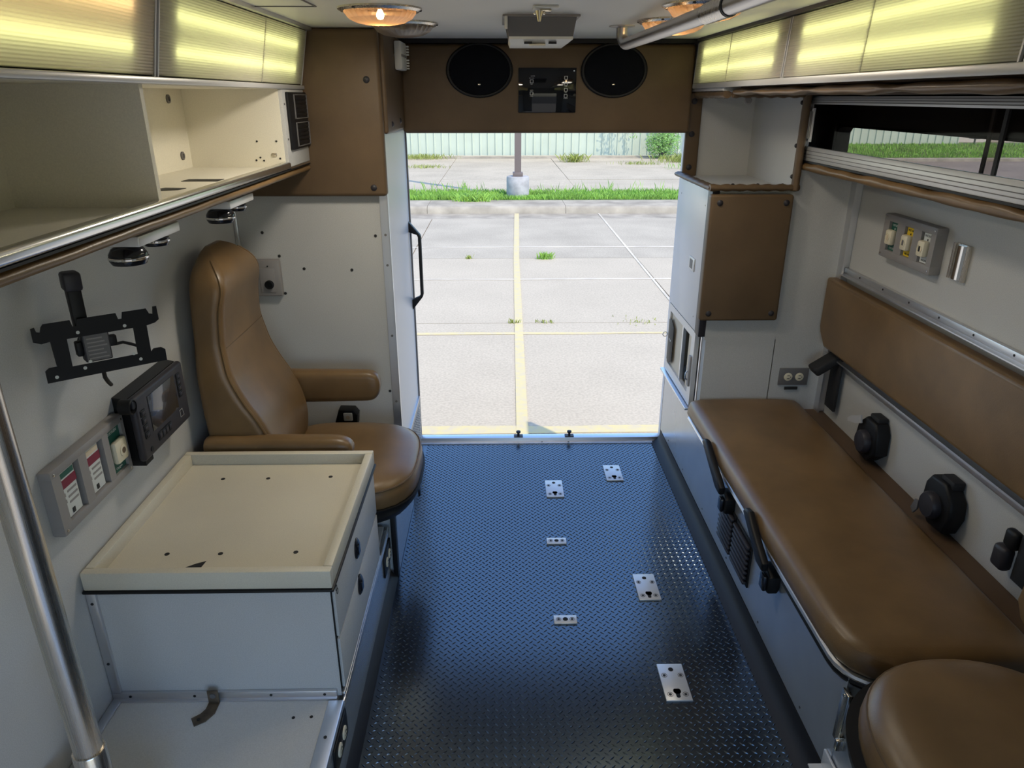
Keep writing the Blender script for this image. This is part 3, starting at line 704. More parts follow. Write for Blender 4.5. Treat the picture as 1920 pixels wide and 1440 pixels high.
t = thing('monitor_unit', 'black wall-mounted display unit with rows of buttons beside the seat', 'monitor', (-.915, 1.73, .82))
mm_ = MB()
mm_.loft([[Vector(p) for p in ((-.9495, 1.618, .728), (-.9495, 1.90, .728), (-.9495, 1.90, .900), (-.9495, 1.618, .900))], [Vector(p) for p in ((-.90, 1.592, .742), (-.90, 1.862, .738), (-.90, 1.862, .906), (-.90, 1.592, .906))]])
mm_.build('back_case', BLACK, t)
MB().box(-.8998, -.880, 1.588, 1.864, .738, .908, .008, 3).build('face', CHAR, t)
MB().box(-.8798, -.8782, 1.648, 1.800, .795, .890, .001).build('screen', SCREEN, t)
for k in range(4):
    for (y, z) in ((1.605+.001*k, .868-k*.020), (1.815, .884-k*.017)):
        q = MB().box(-.8798, -.8775, y-.002, y+.020, z-.0155, z+.001, .003).build('key', BLACK, t); MB().box(-.8776, -.8762, y+.002, y+.016, z-.0115, z-.003, .002).build('key_cap', CHAR, q)
for k in range(4): q = MB().box(-.8798, -.8775, 1.667+k*.019, 1.685+k*.019, .759, .781, .003).build('key', BLACK, t); MB().box(-.8776, -.8762, 1.670+k*.019, 1.682+k*.019, .763, .777, .002).build('key_cap', CHAR, q)
MB().cyl((-.880, 1.625, .757), .007, .0015, 'x', 16).build('sensor', BLACK, t)
MB().tube([(-.8785, 1.80, .765), (-.8785, 1.82, .765), (-.8785, 1.815, .785), (-.8785, 1.80, .785)], .001, 6, closed=True).build('emblem', GREYP, t)
MB().lathe([(.019, -.008), (.019, .020), (.016, .022), (.0155, .008), (.0, .008)], (-.900, 1.578, .893), 'x', 24, cap=False).build('cable_port', BLACK, t)
MB().box(-.94, -.90, 1.62, 1.66, .712, .7275).build('bottom_bracket', BLACK, t)

def gas_panel(name, label, x, sg, y0, y1, z0, z1, d, slots):
    t = thing(name, label, 'panel', (x, (y0+y1)/2, (z0+z1)/2))
    def bx(m, a0, a1, ya, yb, za, zb, b=0):
        p = sorted((x+sg*a0, x+sg*a1)); return m.box(p[0], p[1], ya, yb, za, zb, b)
    MBp = MB(); f = .004
    ys = [y0] + [v for s in slots for v in (s[0], s[1])] + [y1]
    sz0, sz1 = slots[0][2], slots[0][3]
    bx(MBp, .0005, d, y0, y1, z0, sz0, f); bx(MBp, .0005, d, y0, y1, sz1, z1, f)
    for k in range(0, len(ys), 2): bx(MBp, .0006, d-.0004, ys[k]+.0013*(k == 0), ys[k+1]-.0013*(k == len(ys)-2), z0+.004, z1-.004)
    MBp.build('plate', GREYP, t)
    for (ya, za) in ((y0+.011, z0+.011), (y1-.011, z0+.011), (y0+.011, z1-.011), (y1-.011, z1-.011)):
        o = MB().lathe([(.0034, sg*d), (.0034, sg*(d+.0012)), (.0016, sg*(d+.002))], (x, ya, za), 'x', 12).build('screw', STEEL, t)
    return t, bx
# left gas panel: two blanked-off stations with white and maroon cards, one green oxygen outlet
sl = [(1.328, 1.398, .736, .848), (1.428, 1.498, .736, .848), (1.523, 1.586, .736, .848)]
t, bx = gas_panel('gas_outlet_panel', 'grey three-slot gas outlet panel with two maroon and white cards on the left wall', -.95, 1, 1.298, 1.600, .714, .868, .028, sl)
for (a, b_, c_, d_) in sl: bx(MB(), .0006, .004, a-.004, b_+.004, c_-.004, d_+.004).build('recess', DARK, t)
for k, (a, b_, c_, d_) in enumerate(sl[:2]):
    q = bx(MB(), .018, .0195, a, b_-.010, c_+.002, d_-.004).build('card', LABEL, t)
    bx(MB(), .0196, .0202, a, b_-.008, d_-.042, d_-.022).build('card_stripe', MAROON, q)
    bx(MB(), .0196, .0202, a, b_-.012, d_-.018, d_-.006).build('card_header', (GREEN, TAN)[k], q)
    for j in range(3): bx(MB(), .0196, .0201, a+.022, b_-.014, d_-.055-j*.013, d_-.050-j*.013).build('print_line', GREYP, q)
    for j in range(2): bx(MB(), .0196, .0201, a+.004, a+.014, d_-.060-j*.015, d_-.052-j*.015).build('print_line', GREYP, q)
    bx(MB(), .0196, .021, a+.024, a+.034, c_+.006, c_+.018, .002).build('key_pin', INK, q)
a, b_, c_, d_ = sl[2]
q = bx(MB(), .010, .020, a, b_, c_, d_).build('oxygen_label', GREEN, t)
text('lettering', 'OXYGEN', .010, (-.9298, (a+b_)/2, d_-.010), (R(90), 0, R(90)), LABEL, q)
text('lettering', 'Oxygen', .009, (-.9298, (a+b_)/2, c_+.009), (R(90), 0, R(90)), LABEL, q)
q = bx(MB(), .020, .036, a+.008, b_-.001, c_+.024, c_+.082, .008).build('oxygen_outlet', IVORY, t)
MB().lathe([(.014, 0), (.014, .0015), (.012, .002), (.0085, .002), (.0085, .0015), (.0, .0015)], (-.9138, (a+b_)/2+.004, c_+.053), 'x', 20, cap=False).build('outlet_ring', IVORY, q)
MB().cyl((-.9122, (a+b_)/2+.004, c_+.053), .0075, .0008, 'x', 16).build('outlet_port', RUST, q)

# ------------------------------------------------------------------ floor fittings (stretcher mounts)
def floor_plate(x, y, long, label):
    t = thing('floor_plate', label, 'plate', (x, y, 0), 'stretcher mounting plates in the floor')
    h = .070 if long else .0195
    MB().box(x-.0375, x+.0375, y-h, y+h, .0003, .006, .0015).build('plate', ALUP, t)
    pts = ((-.022, -.048), (.022, -.048), (-.024, .024), (.024, .024)) if long else ((-.022, 0), (.022, 0))
    for (a, b) in pts:
        MB().lathe([(.0085, .006), (.0085, .0066), (.0070, .0066), (.0070, .006)], (x+a, y+b, 0), 'z', 18, cap=False).build('bolt_ring', DGREY, t)
        MB().lathe([(.0045, .0061), (.0045, .0068), (.002, .0070)], (x+a, y+b, 0), 'z', 10).build('bolt', INK, t)
    if long:
        MB().cyl((x, y+.047, .006), .0075, .0006, 'z', 16).build('hole', DARK, t)
        MB().prism([(x+.011*math.cos(R(q)), y-.036+.011*math.sin(R(q))) for q in range(-230, 51, 20)] + [(x+.0055, y-.058), (x, y-.061), (x-.0055, y-.058)], 'z', .006, .0066).build('keyhole', DARK, t)
    else: MB().cyl((x, y, .006), .0085, .0006, 'z', 16).build('hole', DARK, t)
floor_plate(.503, 2.840, True, 'large floor plate farthest from the camera, near the bench')
floor_plate(.228, 2.704, True, 'large floor plate farther left, near the door sill')
floor_plate(.500, 2.029, True, 'large floor plate in the middle of the right row')
floor_plate(.497, 1.595, True, 'large floor plate nearest the camera')
floor_plate(.208, 2.310, False, 'small three-hole floor strip, the farther of the two')
floor_plate(.204, 1.867, False, 'small three-hole floor strip, the nearer of the two')

# ------------------------------------------------------------------ right: squad bench
b = thing('squad_bench', 'long bench base with a smooth grey metal face along the right side', 'bench', (1.04, 1.5, 0))
MB().box(.785, 1.2985, 1.24, 2.639, .060, .358).build('body', BENCHF, b)
MB().box(.785, .7885, 1.16, 1.24, .060, .30).build('face_sheet', BENCHF, b)
MB().box(.783, .7845, 1.24, 3.17, .062, .372).build('side_sheet', BENCHF, b)
MB().box(.784, 1.2985, 2.64, 2.70, .060, .372).build('end_block', BENCHF, b)
MB().prism([(1.2985, 1.215), (1.2985, 2.638), (.775, 2.638), (.775, 1.30)] + [(.862-.087*math.cos(R(15*k)), 1.302-.087*math.sin(R(15*k))) for k in range(1, 7)], 'z', .3585, .384, .003).build('lid', BOARD, b)
MB().box(1.2025, 1.2985, 1.215, 2.638, .3845, .404, .003).build('lid_strip', BOARD, b)
tr_ = MB(); pts = []
for (x, y) in [(1.15, 1.205), (.86, 1.205)] : pts.append((x, y, .370))
for k in range(7): q = R(90*k/6); pts.append((.86-.095*math.sin(q), 1.30-.095*math.cos(q), .370))
pts += [(.765, 1.6, .370), (.765, 2.63, .370)]
tr_.tube(pts, .009, 8); tr_.build('edge_bead', ALU, b)
MB().tube([(p[0]+.006, p[1]+.006, .352) for p in pts[:-2]] + [(.772, 1.6, .352)], .012, 8).build('under_bead', BLACK, b)
for y in (1.42, 1.75, 2.08, 2.40, 2.72, 3.0): MB().cyl((.783, y, .085), .0035, -.001, 'x', 10).build('screw', INK, b)
for (y, z) in ((2.23, .392), (1.80, .392)): MB().box(1.2027, 1.215, y-.012, y+.012, .404, .4075, .001).build('hinge_tab', INK, b)

cu = thing('bench_cushion', 'long tan vinyl cushion on the squad bench', 'cushion', (1.0, 1.9, .385))
rgs = []
ylist = [1.196, 1.199, 1.21, 1.235] + [1.27 + (2.61-1.27)*k/22 for k in range(23)] + [2.625, 2.634, 2.637]
for y in ylist:
    e = 1.0; ins = 0
    if y < 1.235: ins = .030*(1-math.sqrt(max(0, 1-((1.235-y)/.040)**2)))
    if y > 2.61: ins = .022*(1-math.sqrt(max(0, 1-((y-2.61)/.030)**2)))
    fx = .748
    if y < 1.32: fx = .748 + .095*(1-math.sqrt(max(0, 1-((1.32-y)/.126)**2)))
    pr = [(fx+.010+ins, .386), (fx+ins, .398+ins*.3), (fx+.003+ins, .422), (fx+.009+ins, .442-ins*.5), (fx+.018+ins, .4505-ins), (fx+.045+ins, .4555-ins), (.98, .459-ins), (1.14, .455-ins), (1.176, .450-ins), (1.192-ins, .440-ins), (1.198-ins, .420), (1.198-ins, .398), (1.190, .386)]
    rgs.append([Vector((p[0], y, p[1])) for p in pr])
MB().loft(rgs).build('cushion_body', VINYL, cu, 75)
MB().tube([(.850, 1.2165, .388), (.838, 1.213, .408), (.825, 1.222, .430), (.812, 1.236, .447)], .0014, 6).build('corner_seam', BOARD, cu)

def strap(y, ln, label):
    t = thing('seat_hold_down', label, 'latch', (.74, y, .33), 'black hold-down latches on the bench front')
    prof = [(y+ln, .440), (y+ln+.012, .425), (y+ln*.7, .392), (y+.03, .345), (y-.015, .345), (y-.02, .372), (y+.02, .388), (y+ln*.55, .418), (y+ln-.03, .446)]
    MB().prism(prof, 'x', .724, .746, .007, 3).build('lever', BLACK, t)
    MB().prism([(y+.045, .336), (y+.035, .300), (y+.018, .274), (y-.022, .274), (y-.030, .300), (y-.028, .330), (y, .338)], 'x', .7465, .7826, .008, 3).build('latch_body', BLACK, t)
    MB().box(.734, .7464, y-.022, y+.012, .280, .330, .005).build('thumb_tab', BLACKS, t)
    MB().cyl((.7464, y+.025, .296), .007, -.004, 'x', 14).build('rivet', CHROME, t)
strap(2.085, .215, 'black hold-down latch on the bench front, the farther one')
strap(1.668, .165, 'black hold-down latch on the bench front, the nearer one')
def louver(y0, y1, label):
    t = thing('louver_vent', label, 'vent', (.78, (y0+y1)/2, .2), 'louvered vents on the bench front')
    MB().box(.7775, .7828, y0, y1, .125, .285, .0015).build('backing', BLACK, t)
    for k in range(8):
        z = .134 + k*.0185
        MB().box(.764, .7774, y0+.004, y1-.004, z, z+.0115, .004).build('slat', CHAR, t)
louver(2.022, 2.165, 'black louvered vent on the bench front, the farther one')
louver(1.862, 2.015, 'black louvered vent on the bench front, the nearer one')

# second seat at the bottom right
s2 = thing('aisle_seat', 'tan vinyl swivel seat at the bottom right corner in front of the bench', 'seat', (.917, .905, .0))
def seat2(z, ins):
    cx, cy = .917, .905; out = []
    for k in range(56):
        q = 2*math.pi*k/56; ca, sa = math.cos(q), math.sin(q)
        p = 2.25
        r = (abs(ca)**p + abs(sa)**p)**(-1/p)
        out.append(Vector((cx + (.247-ins)*r*ca, cy + (.266-ins)*r*sa, z+.068)))
    return out
MB().loft([seat2(.338, .02), seat2(.346, .004), seat2(.375, .0), seat2(.405, .004), seat2(.422, .014), seat2(.435, .032), seat2(.443, .060), seat2(.449, .11), seat2(.450, .18)]).build('seat_cushion', VINYL, s2, 75)
MB().tube(seat2(.412, .0085), .0026, 6, closed=True).build('piping', VINYL2, s2)
MB().loft([seat2(.275, .05), seat2(.282, .02), seat2(.330, -.014), seat2(.356, -.020), seat2(.356, .003)]).build('seat_shell', BLACK, s2, 50)
MB().box(.78, 1.07, .75, 1.06, .0005, .345, .01).build('pedestal', BLACK, s2)
MB().box(.77, .7795, .95, 1.05, .10, .34, .003).build('side_plate', BLACK, s2)
MB().cyl((.672, .94, .392), .006, -.004, 'x', 12).build('bolt', CHROME, s2)
mmb = MB()
rg = []
for (z, f, h) in ((.522, 1.115, .18), (.56, 1.090, .195), (.60, 1.078, .20), (.66, 1.080, .195), (.72, 1.092, .18), (.735, 1.115, .15)):
    rg.append(rr_ring((f+1.18)/2, 1.020, z, (1.18-f)/2, h, .03))
mmb.loft(rg).build('backrest', VINYL, s2, 60)
t = thing('bench_bracket', 'chrome angle bracket under the near end of the bench cushion', 'bracket', (.81, 1.225, .06))
MB().box(.7715, .7845, 1.208, 1.238, .19, .336, .002).build('bracket_arm', STEEL, t)
MB().box(.7615, .7845, 1.196, 1.2075, .185, .215, .002).build('foot', STEEL, t)
MB().cyl((.7715, 1.224, .325), .004, -.002, 'x', 10).build('bolt', CHROME, t)
t = thing('floor_bracket_plate', 'bright metal bracket plate on the bench face at the bottom edge', 'plate', (.78, 1.2, .03))
MB().box(.745, .7825, 1.175, 1.265, .062, .066).box(.7765, .7825, 1.175, 1.265, .066, .115, .001).build('plate_body', ALUP, t)
MB().cyl((.7765, 1.225, .092), .004, -.001, 'x', 10).build('screw', INK, t)

# ------------------------------------------------------------------ right wall: rails, backrest, belts, outlets
struct('trim_11', MB().box(1.284, 1.2995, .3, 2.612, .966, .990, .002).box(1.262, 1.2838, .3, 2.612, .966, .970), ALU)
struct('trim_12', MB().box(1.284, 1.2995, .3, 2.612, .622, .662, .002).box(1.258, 1.2838, .3, 2.612, .656, .662), ALU)
for nm, z in (('trim_11', .980), ('trim_12', .640)):
    p = bpy.data.objects[nm]
    for k in range(7): MB().cyl((1.284, 1.50+k*.165, z), .0035, -.001, 'x', 10).build('screw', INK, p)
br = thing('wall_cushion', 'long tan vinyl backrest cushion on the right wall above the bench', 'cushion', (1.26, 1.5, .7))
cut = MB()
pr = [(.40, .690), (2.575, .690), (2.622, .735), (2.634, .76), (2.634, .948), (.40, .948)]
cut.prism(pr, 'x', 1.232, 1.2835, .014, 4)
cut.build('backrest_body', VINYL, br, 60)

sl = [(2.090, 2.140, 1.115, 1.205), (2.185, 2.235, 1.115, 1.205), (2.280, 2.330, 1.115, 1.205)]
t, bx = gas_panel('gas_outlet_panel', 'grey panel of ivory gas outlets labelled green, yellow and white on the right wall', 1.30, -1, 2.063, 2.365, 1.088, 1.228, .034, sl)
for k, (a, b_, c_, d_) in enumerate(sl):
    bx(MB(), .0006, .022, a-.003, b_+.003, c_-.003, d_+.003).build('recess', DARK, t)
    y_ = (a+b_)/2
    q = bx(MB(), .022, .0275, a+.001, b_-.006, c_+.001, d_-.001).build('gas_label', (LABEL, YELLOW, GREEN)[k], t)
    wd = ('VACUUM', 'MED AIR', 'OXYGEN')[k]; ik = (INK, INK, LABEL)[k]
    text('lettering', wd, .0095, (1.2722, y_-.003, d_-.009), (R(90), 0, R(-90)), ik, q, sx=.9)
    text('lettering', wd, .0085, (1.2722, y_-.003, c_+.008), (R(90), 0, R(-90)), ik, q, sx=.9)
    MB().cyl((1.2724, y_-.003, d_-.020), .003, -.0006, 'x', 10).build('label_dot', ik, q)
    q = bx(MB(), .0275, .048, a+.004, b_-.008, c_+.020, c_+.068, .007).build('outlet_body', IVORY, t)
    MB().lathe([(.013, 0), (.013, -.0012), (.011, -.0016), (.011, 0)], (1.252, y_-.002, c_+.044), 'x', 20, cap=False).build('outlet_ring', IVORY, q)
    bx(MB(), .048, .0492, y_-.0065, y_+.0025, c_+.036, c_+.052, .001).build('outlet_port', (INK, DGREY, TAN)[k], q)

t = thing('wall_slide_bracket', 'small vertical stainless slide bracket on the right wall beside the gas panel', 'bracket', (1.30, 1.975, 1.145))
MB().prism([(1.2995, 2.012), (1.288, 2.012), (1.288, 2.000), (1.293, 2.000), (1.293, 1.950), (1.288, 1.950), (1.288, 1.940), (1.2995, 1.940)], 'z', 1.097, 1.198).build('channel', STEEL, t)
MB().prism([(1.2925, 1.992), (1.284, 1.985), (1.282, 1.972), (1.284, 1.958), (1.2925, 1.952)], 'z', 1.100, 1.195).build('spring_clip', CHROME, t)

def retractor(y, z, label, flip):
    t = thing('belt_retractor', label, 'seat belt', (1.298, y, z), 'seat belt retractors above the bench')
    pts = [(-.065, .045), (-.045, .075), (.02, .078), (.062, .040), (.070, -.01), (.050, -.065), (-.02, -.072), (-.070, -.030)]
    if flip: pts = [(-p[0], p[1]) for p in pts][::-1]
    mt = Matrix.Translation((1.2985, y, z))
    m = MB(); m.prism(pts, 'x', -.052, -.001, .009, 3, mt); m.build('case', BLACK, t)
    m = MB(); m.lathe([(.040, -.052), (.040, -.066), (.034, -.074), (.0, -.076)], (0, .008 if flip else -.005, -.004), 'x', 24, cap=False); m.build('spool_cover', CHAR, t, mtx=mt)
    s_ = 1
    tong = MB().prism([(.020, .052), (.055, .035), (.085, .028), (.108, .020), (.112, .032), (.090, .050), (.060, .062), (.03, .078)], 'x', -.066, -.060, 0, 2, mt) if not flip else MB().prism([(.060, -.020), (.078, -.026), (.090, -.060), (.075, -.072), (.060, -.050)], 'x', -.062, -.056, 0, 2, mt)
    tong.build('tongue', ALUP if not flip else DGREY, t)
    MB().box(1.262, 1.2985, y-.035, y+.025, z+.062, z+.090, .006).build('belt_exit', BLACKM, t)
retractor(2.185, .490, 'black seat belt retractor on the right wall with a bare metal tongue, the farther one', False)
retractor(1.76, .490, 'black seat belt retractor on the right wall, the nearer round-faced one', True)
t = thing('hanging_belt', 'black folded seat belt strap hanging from the far end of the backrest', 'seat belt', (1.29, 2.53, .56))
MB().box(1.272, 1.2835, 2.488, 2.566, .455, .668, .004).build('webbing', BLACKM, t)
m = MB(); mt = Matrix.Translation((1.262, 2.53, .66)) @ Matrix.Rotation(R(-34), 4, 'Y')
m.box(-.090, .016, -.034, .034, -.017, .017, .009, 3, mt); m.build('folded_end', BLACKM, t)
t = thing('belt_buckle', 'black seat belt buckle end on the right wall at the right edge of the picture', 'seat belt', (1.28, 1.47, .55))
MB().box(1.258, 1.2835, 1.462, 1.505, .535, .585, .010, 3).build('buckle_top', BLACK, t)
MB().box(1.250, 1.2835, 1.472, 1.520, .468, .533, .012, 3).build('buckle_end', CHAR, t)
MB().box(1.270, 1.2835, 1.400, 1.461, .46, .590, .004).build('webbing', BLACKM, t)

t = duplex('duplex_outlet', 'grey duplex outlet on the cross wall above the far end of the bench', 'wall outlets', (1.165, 2.6395, .546), 1, .118, .072, DGREY, IVORY, axis='y', sgn=-1)
MB().box(1.135, 1.188, 2.634, 2.6385, .490, .502, .001).build('nameplate', INK, t)
del t['group']

# ------------------------------------------------------------------ right rear tall cabinet
tc = thing('tall_cabinet', 'tall white corner cabinet beside the doorway with an open padded niche on top', 'cabinet', (.93, 2.9, .37))
MB().box(.795, 1.071, 2.640, 3.20, .70, 1.262).build('body', LAM, tc)
MB().box(.800, 1.074, 2.640, 2.70, .384, .70).build('front_post', LAM, tc)
d = MB().box(.7745, .794, 2.700, 3.170, .712, 1.258, .002).build('door', PAINT, tc)
q = MB().box(.770, .7744, 2.805, 2.888, .930, .982, .002).build('latch_frame', ALUP, d)
MB().box(.7690, .7698, 2.828, 2.868, .938, .974).build('latch_paddle', DGREY, d)
for (y, z) in ((3.12, 1.20), (2.74, 1.20), (2.76, .76)): MB().cyl((.7745, y, z), .003, -.0008, 'x', 8).build('screw', GREYP, d)
MB().box(.768, .7945, 2.640, 2.697, .712, 1.266, .002).build('corner_strip', CHAR, tc)
fr = MB()
fr.box(.7755, .7935, 2.705, 3.165, .676, .708).box(.7755, .7935, 2.705, 3.165, .390, .432).box(.7755, .7935, 2.705, 2.755, .432, .676).box(.7755, .7935, 3.135, 3.165, .432, .676)
fr.build('cubby_frame', ALUP, tc)
MB().box(1.05, 1.056, 2.71, 3.19, .39, .69).box(.80, 1.05, 3.184, 3.19, .39, .69).build('cubby_back', TAN, tc)
MB().box(.80, 1.05, 2.705, 3.183, .384, .392).build('cubby_floor', ALUP, tc)
p1 = MB().box(.784, .7875, 2.915, 3.134, .4325, .6755).build('sliding_pane', TAN, tc)
MB().box(.779, .7935, 2.903, 2.9145, .4325, .6755).build('pane_edge', ALU, p1)
MB().prism([(3.130, .45), (3.10, .435), (3.04, .465), (3.04, .622), (3.10, .652), (3.134, .638)], 'x', .772, .7745, .001).build('finger_pull', BLACK, p1)
for y in (3.082, 3.104): MB().cyl((.772, y, .55), .005, -.001, 'x', 12).build('rivet', LABEL, p1)
MB().tube([(.762+.011*math.cos(k*.524), 3.150, .560+.011*math.sin(k*.524)) for k in range(12)], .0018, 6, closed=True).build('ring_pull', STEEL, tc)
p2 = MB().box(.7885, .792, 2.757, 2.835, .4325, .6755).build('sliding_pane', TAN, tc)
MB().box(.769, .7753, 2.722, 2.750, .47, .60, .002).build('latch_strip', GREYP, tc)
MB().tube([(.766, 2.735, .535), (.760, 2.735, .525), (.760, 2.735, .505), (.766, 2.735, .495)], .0035, 8).build('latch_hook', CHROME, tc)
MB().box(.760, .800, 2.70, 3.185, .3725, .3835, .002).build('ledge', ALU, tc)
MB().box(.7835, .7875, 2.640, 2.652, .384, .71).build('edge_trim', ALUZ, tc)
# niche
MB().box(.83, 1.071, 3.150, 3.20, 1.262, 1.60).build('niche_back', LAM, tc)
MB().box(1.054, 1.071, 2.645, 3.15, 1.262, 1.60).build('niche_side', LAM, tc)
MB().box(.80, 1.054, 2.66, 3.15, 1.2625, 1.270).build('niche_floor', LAMW, tc)
MB().box(.775, 1.071, 2.645, 3.20, 1.60, 1.612).build('niche_top', LAM, tc)
def wavy_bar(p0, p1, w, h, name, mtl, n=24, amp=.002):
    p0, p1 = Vector(p0), Vector(p1); dd = (p1-p0); L = dd.length; dd.normalize()
    up = Vector((0, 0, 1)) if abs(dd.z) < .7 else Vector((0, -1, 0)); sd_ = dd.cross(up).normalized()
    rgs = []
    for k in range(n+1):
        c0 = p0 + dd*(L*k/n); wv = amp*math.sin(k*1.7)
        rgs.append([c0 + sd_*((w/2)*math.cos(q*math.pi/5)) + up*((h/2+wv)*math.sin(q*math.pi/5)) for q in range(10)])
    return MB().loft(rgs).build(name, mtl, tc, 70)
wavy_bar((.768, 3.17, 1.275), (.768, 2.63, 1.275), .040, .020, 'padded_sill', VINYL2)
wavy_bar((.752, 2.628, 1.278), (1.072, 2.628, 1.278), .034, .024, 'padded_sill', VINYL2)
wavy_bar((1.058, 2.625, 1.27), (1.058, 2.625, 1.59), .026, .040, 'padded_post', VINYL2)
wavy_bar((.80, 2.628, 1.588), (1.066, 2.628, 1.588), .03, .022, 'padded_lintel', VINYL2)
wavy_bar((.785, 3.04, 1.588), (.785, 2.64, 1.588), .03, .024, 'padded_lintel', VINYL2)
MB().box(.772, .832, 3.125, 3.149, 1.268, 1.60, .008, 3).build('padded_post', VINYL2, tc)
for z in (1.564, 1.437, 1.305): button(MB(), (.797, 3.125, z), 'y', -1, .012).build('button', CHAR, tc)
for z in (1.562, 1.42, 1.315): button(MB(), (1.048, 2.64, z), 'x', -1, .008).build('button', CHAR, tc)
for x in (.84, .93, 1.02): button(MB(), (x, 2.646, 1.283), 'y', 1, .008).build('button', CHAR, tc)
MB().lathe([(.013, 0), (.013, -.003), (.008, -.004), (.007, -.001), (0, -.001)], (.86, 2.645, 1.568), 'y', 18, cap=False).build('grommet', GREYP, tc)
fp = thing('front_pad', 'brown padded square panel with four buttons on the tall cabinet', 'pad', (.90, 2.63, 1.03))
MB().box(.754, 1.053, 2.600, 2.6395, .788, 1.256, .010, 4).build('pad_body', VINYL2, fp)
for (x, z) in ((.787, 1.228), (1.026, 1.228), (.787, .818), (1.026, .818)): button(MB(), (x, 2.600, z), 'y', -1).build('button', CHAR, fp)

# ------------------------------------------------------------------ right sliding-window cabinet
sc = thing('sliding_window_cabinet', 'long overhead cabinet with aluminium framed smoked sliding windows on the right', 'cabinet', (1.19, 1.6, 1.36))
fz = MB()
Y0, Y1 = .75, 2.668
fz.box(1.079, 1.092, Y0, Y1, 1.557, 1.582, .001).box(1.079, 1.092, Y0, Y1, 1.372, 1.419, .001).box(1.079, 1.092, Y1-.026, Y1, 1.419, 1.557, .001)
fz.build('window_frame', ALUP, sc)
for z in (1.564, 1.5705, 1.577, 1.3835, 1.394, 1.4055): MB().box(1.0783, 1.0795, Y0, Y1, z-.0011, z+.0011).build('groove_shade', DGREY, sc)  # dark strips painted for the shade inside the frame's grooves
MB().box(1.092, 1.2985, Y0, Y1+.3, 1.345, 1.366).build('cabinet_floor', BOARD, sc)
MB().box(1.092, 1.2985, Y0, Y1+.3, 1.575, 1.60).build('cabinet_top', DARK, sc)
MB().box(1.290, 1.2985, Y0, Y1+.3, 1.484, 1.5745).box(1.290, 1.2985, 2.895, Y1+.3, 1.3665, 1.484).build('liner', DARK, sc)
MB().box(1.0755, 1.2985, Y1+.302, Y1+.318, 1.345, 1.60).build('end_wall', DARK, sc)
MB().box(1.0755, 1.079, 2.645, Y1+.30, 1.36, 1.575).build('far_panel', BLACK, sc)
MB().box(1.083, 1.0865, 1.612, Y1-.027, 1.4195, 1.5565).build('sliding_pane', SMOKE, sc)
MB().box(1.088, 1.0915, Y0+.01, 1.665, 1.4195, 1.5565).build('sliding_pane', SMOKE, sc)
MB().box(1.0820, 1.0875, 1.606, 1.618, 1.4195, 1.5565).box(1.0872, 1.0922, 1.658, 1.668, 1.4195, 1.5565).build('pane_edge', BLACK, sc)
MB().box(1.0725, 1.0785, 2.645, 2.664, 1.455, 1.51, .002).build('latch_plate', ALU, sc)
MB().lathe([(.008, 0), (.008, -.006), (.004, -.010)], (1.0725, 2.655, 1.483), 'x', 14).build('latch_knob', CHROME, sc)
mh = MB(); mh.box(1.0815, 1.0835, 2.600, 2.612, 1.435, 1.545).box(1.074, 1.0835, 2.600, 2.604, 1.435, 1.545); mh.box(1.072, 1.0835, 2.604, 2.62, 1.437, 1.445).box(1.072, 1.0835, 2.604, 2.62, 1.535, 1.543)
mh.build('pull_handle', ALU, sc)
rgs = []
for k in range(50):
    y = Y0 + (2.655-Y0)*k/49; wv = .002*math.sin(k*1.3)+.0015*math.sin(k*.6)
    rgs.append([Vector((1.085+.016*math.cos(q*math.pi/6), y, 1.3515+wv*.5+(.0145+wv)*math.sin(q*math.pi/6))) for q in range(12)])
MB().loft(rgs).build('padded_edge', VINYL, sc, 70)
MB().box(1.076, 1.09, Y0, 2.66, 1.366, 1.3718).build('shadow_gap', BLACK, sc)
up = thing('padded_bolster', 'tan padded bolster strip under the right ceiling lights', 'pad', (.85, 1.8, 1.59))
rgs = []
for k in range(50):
    y = .75 + (2.598-.75)*k/49; wv = .0022*math.sin(k*1.1)+.0018*math.sin(k*.53)
    rgs.append([Vector((.812+.024*math.cos(q*math.pi/6), y, 1.5965+(.0105+wv)*math.sin(q*math.pi/6))) for q in range(12)])
MB().loft(rgs).build('bolster_roll', VINYL, up, 70)
MB().box(.815, 1.09, .75, 2.598, 1.6085, 1.614).build('soffit', BOARD, up)
MB().box(.84, 1.078, .75, 2.598, 1.586, 1.590).build('under_panel', BOARD, up)
struct('trim_13', MB().box(.762, .772, -.3, 3.045, 1.611, 1.628, .002).box(.7721, .79, .75, 3.045, 1.6145, 1.618), ALUP)
struct('wall_soffit', MB().box(.866, 1.30, .6, 3.20, 1.6145, 1.628), LAM)
struct('trim_14', MB().box(.772, .80, 2.66, 3.045, 1.600, 1.6109, .002), ALUP)

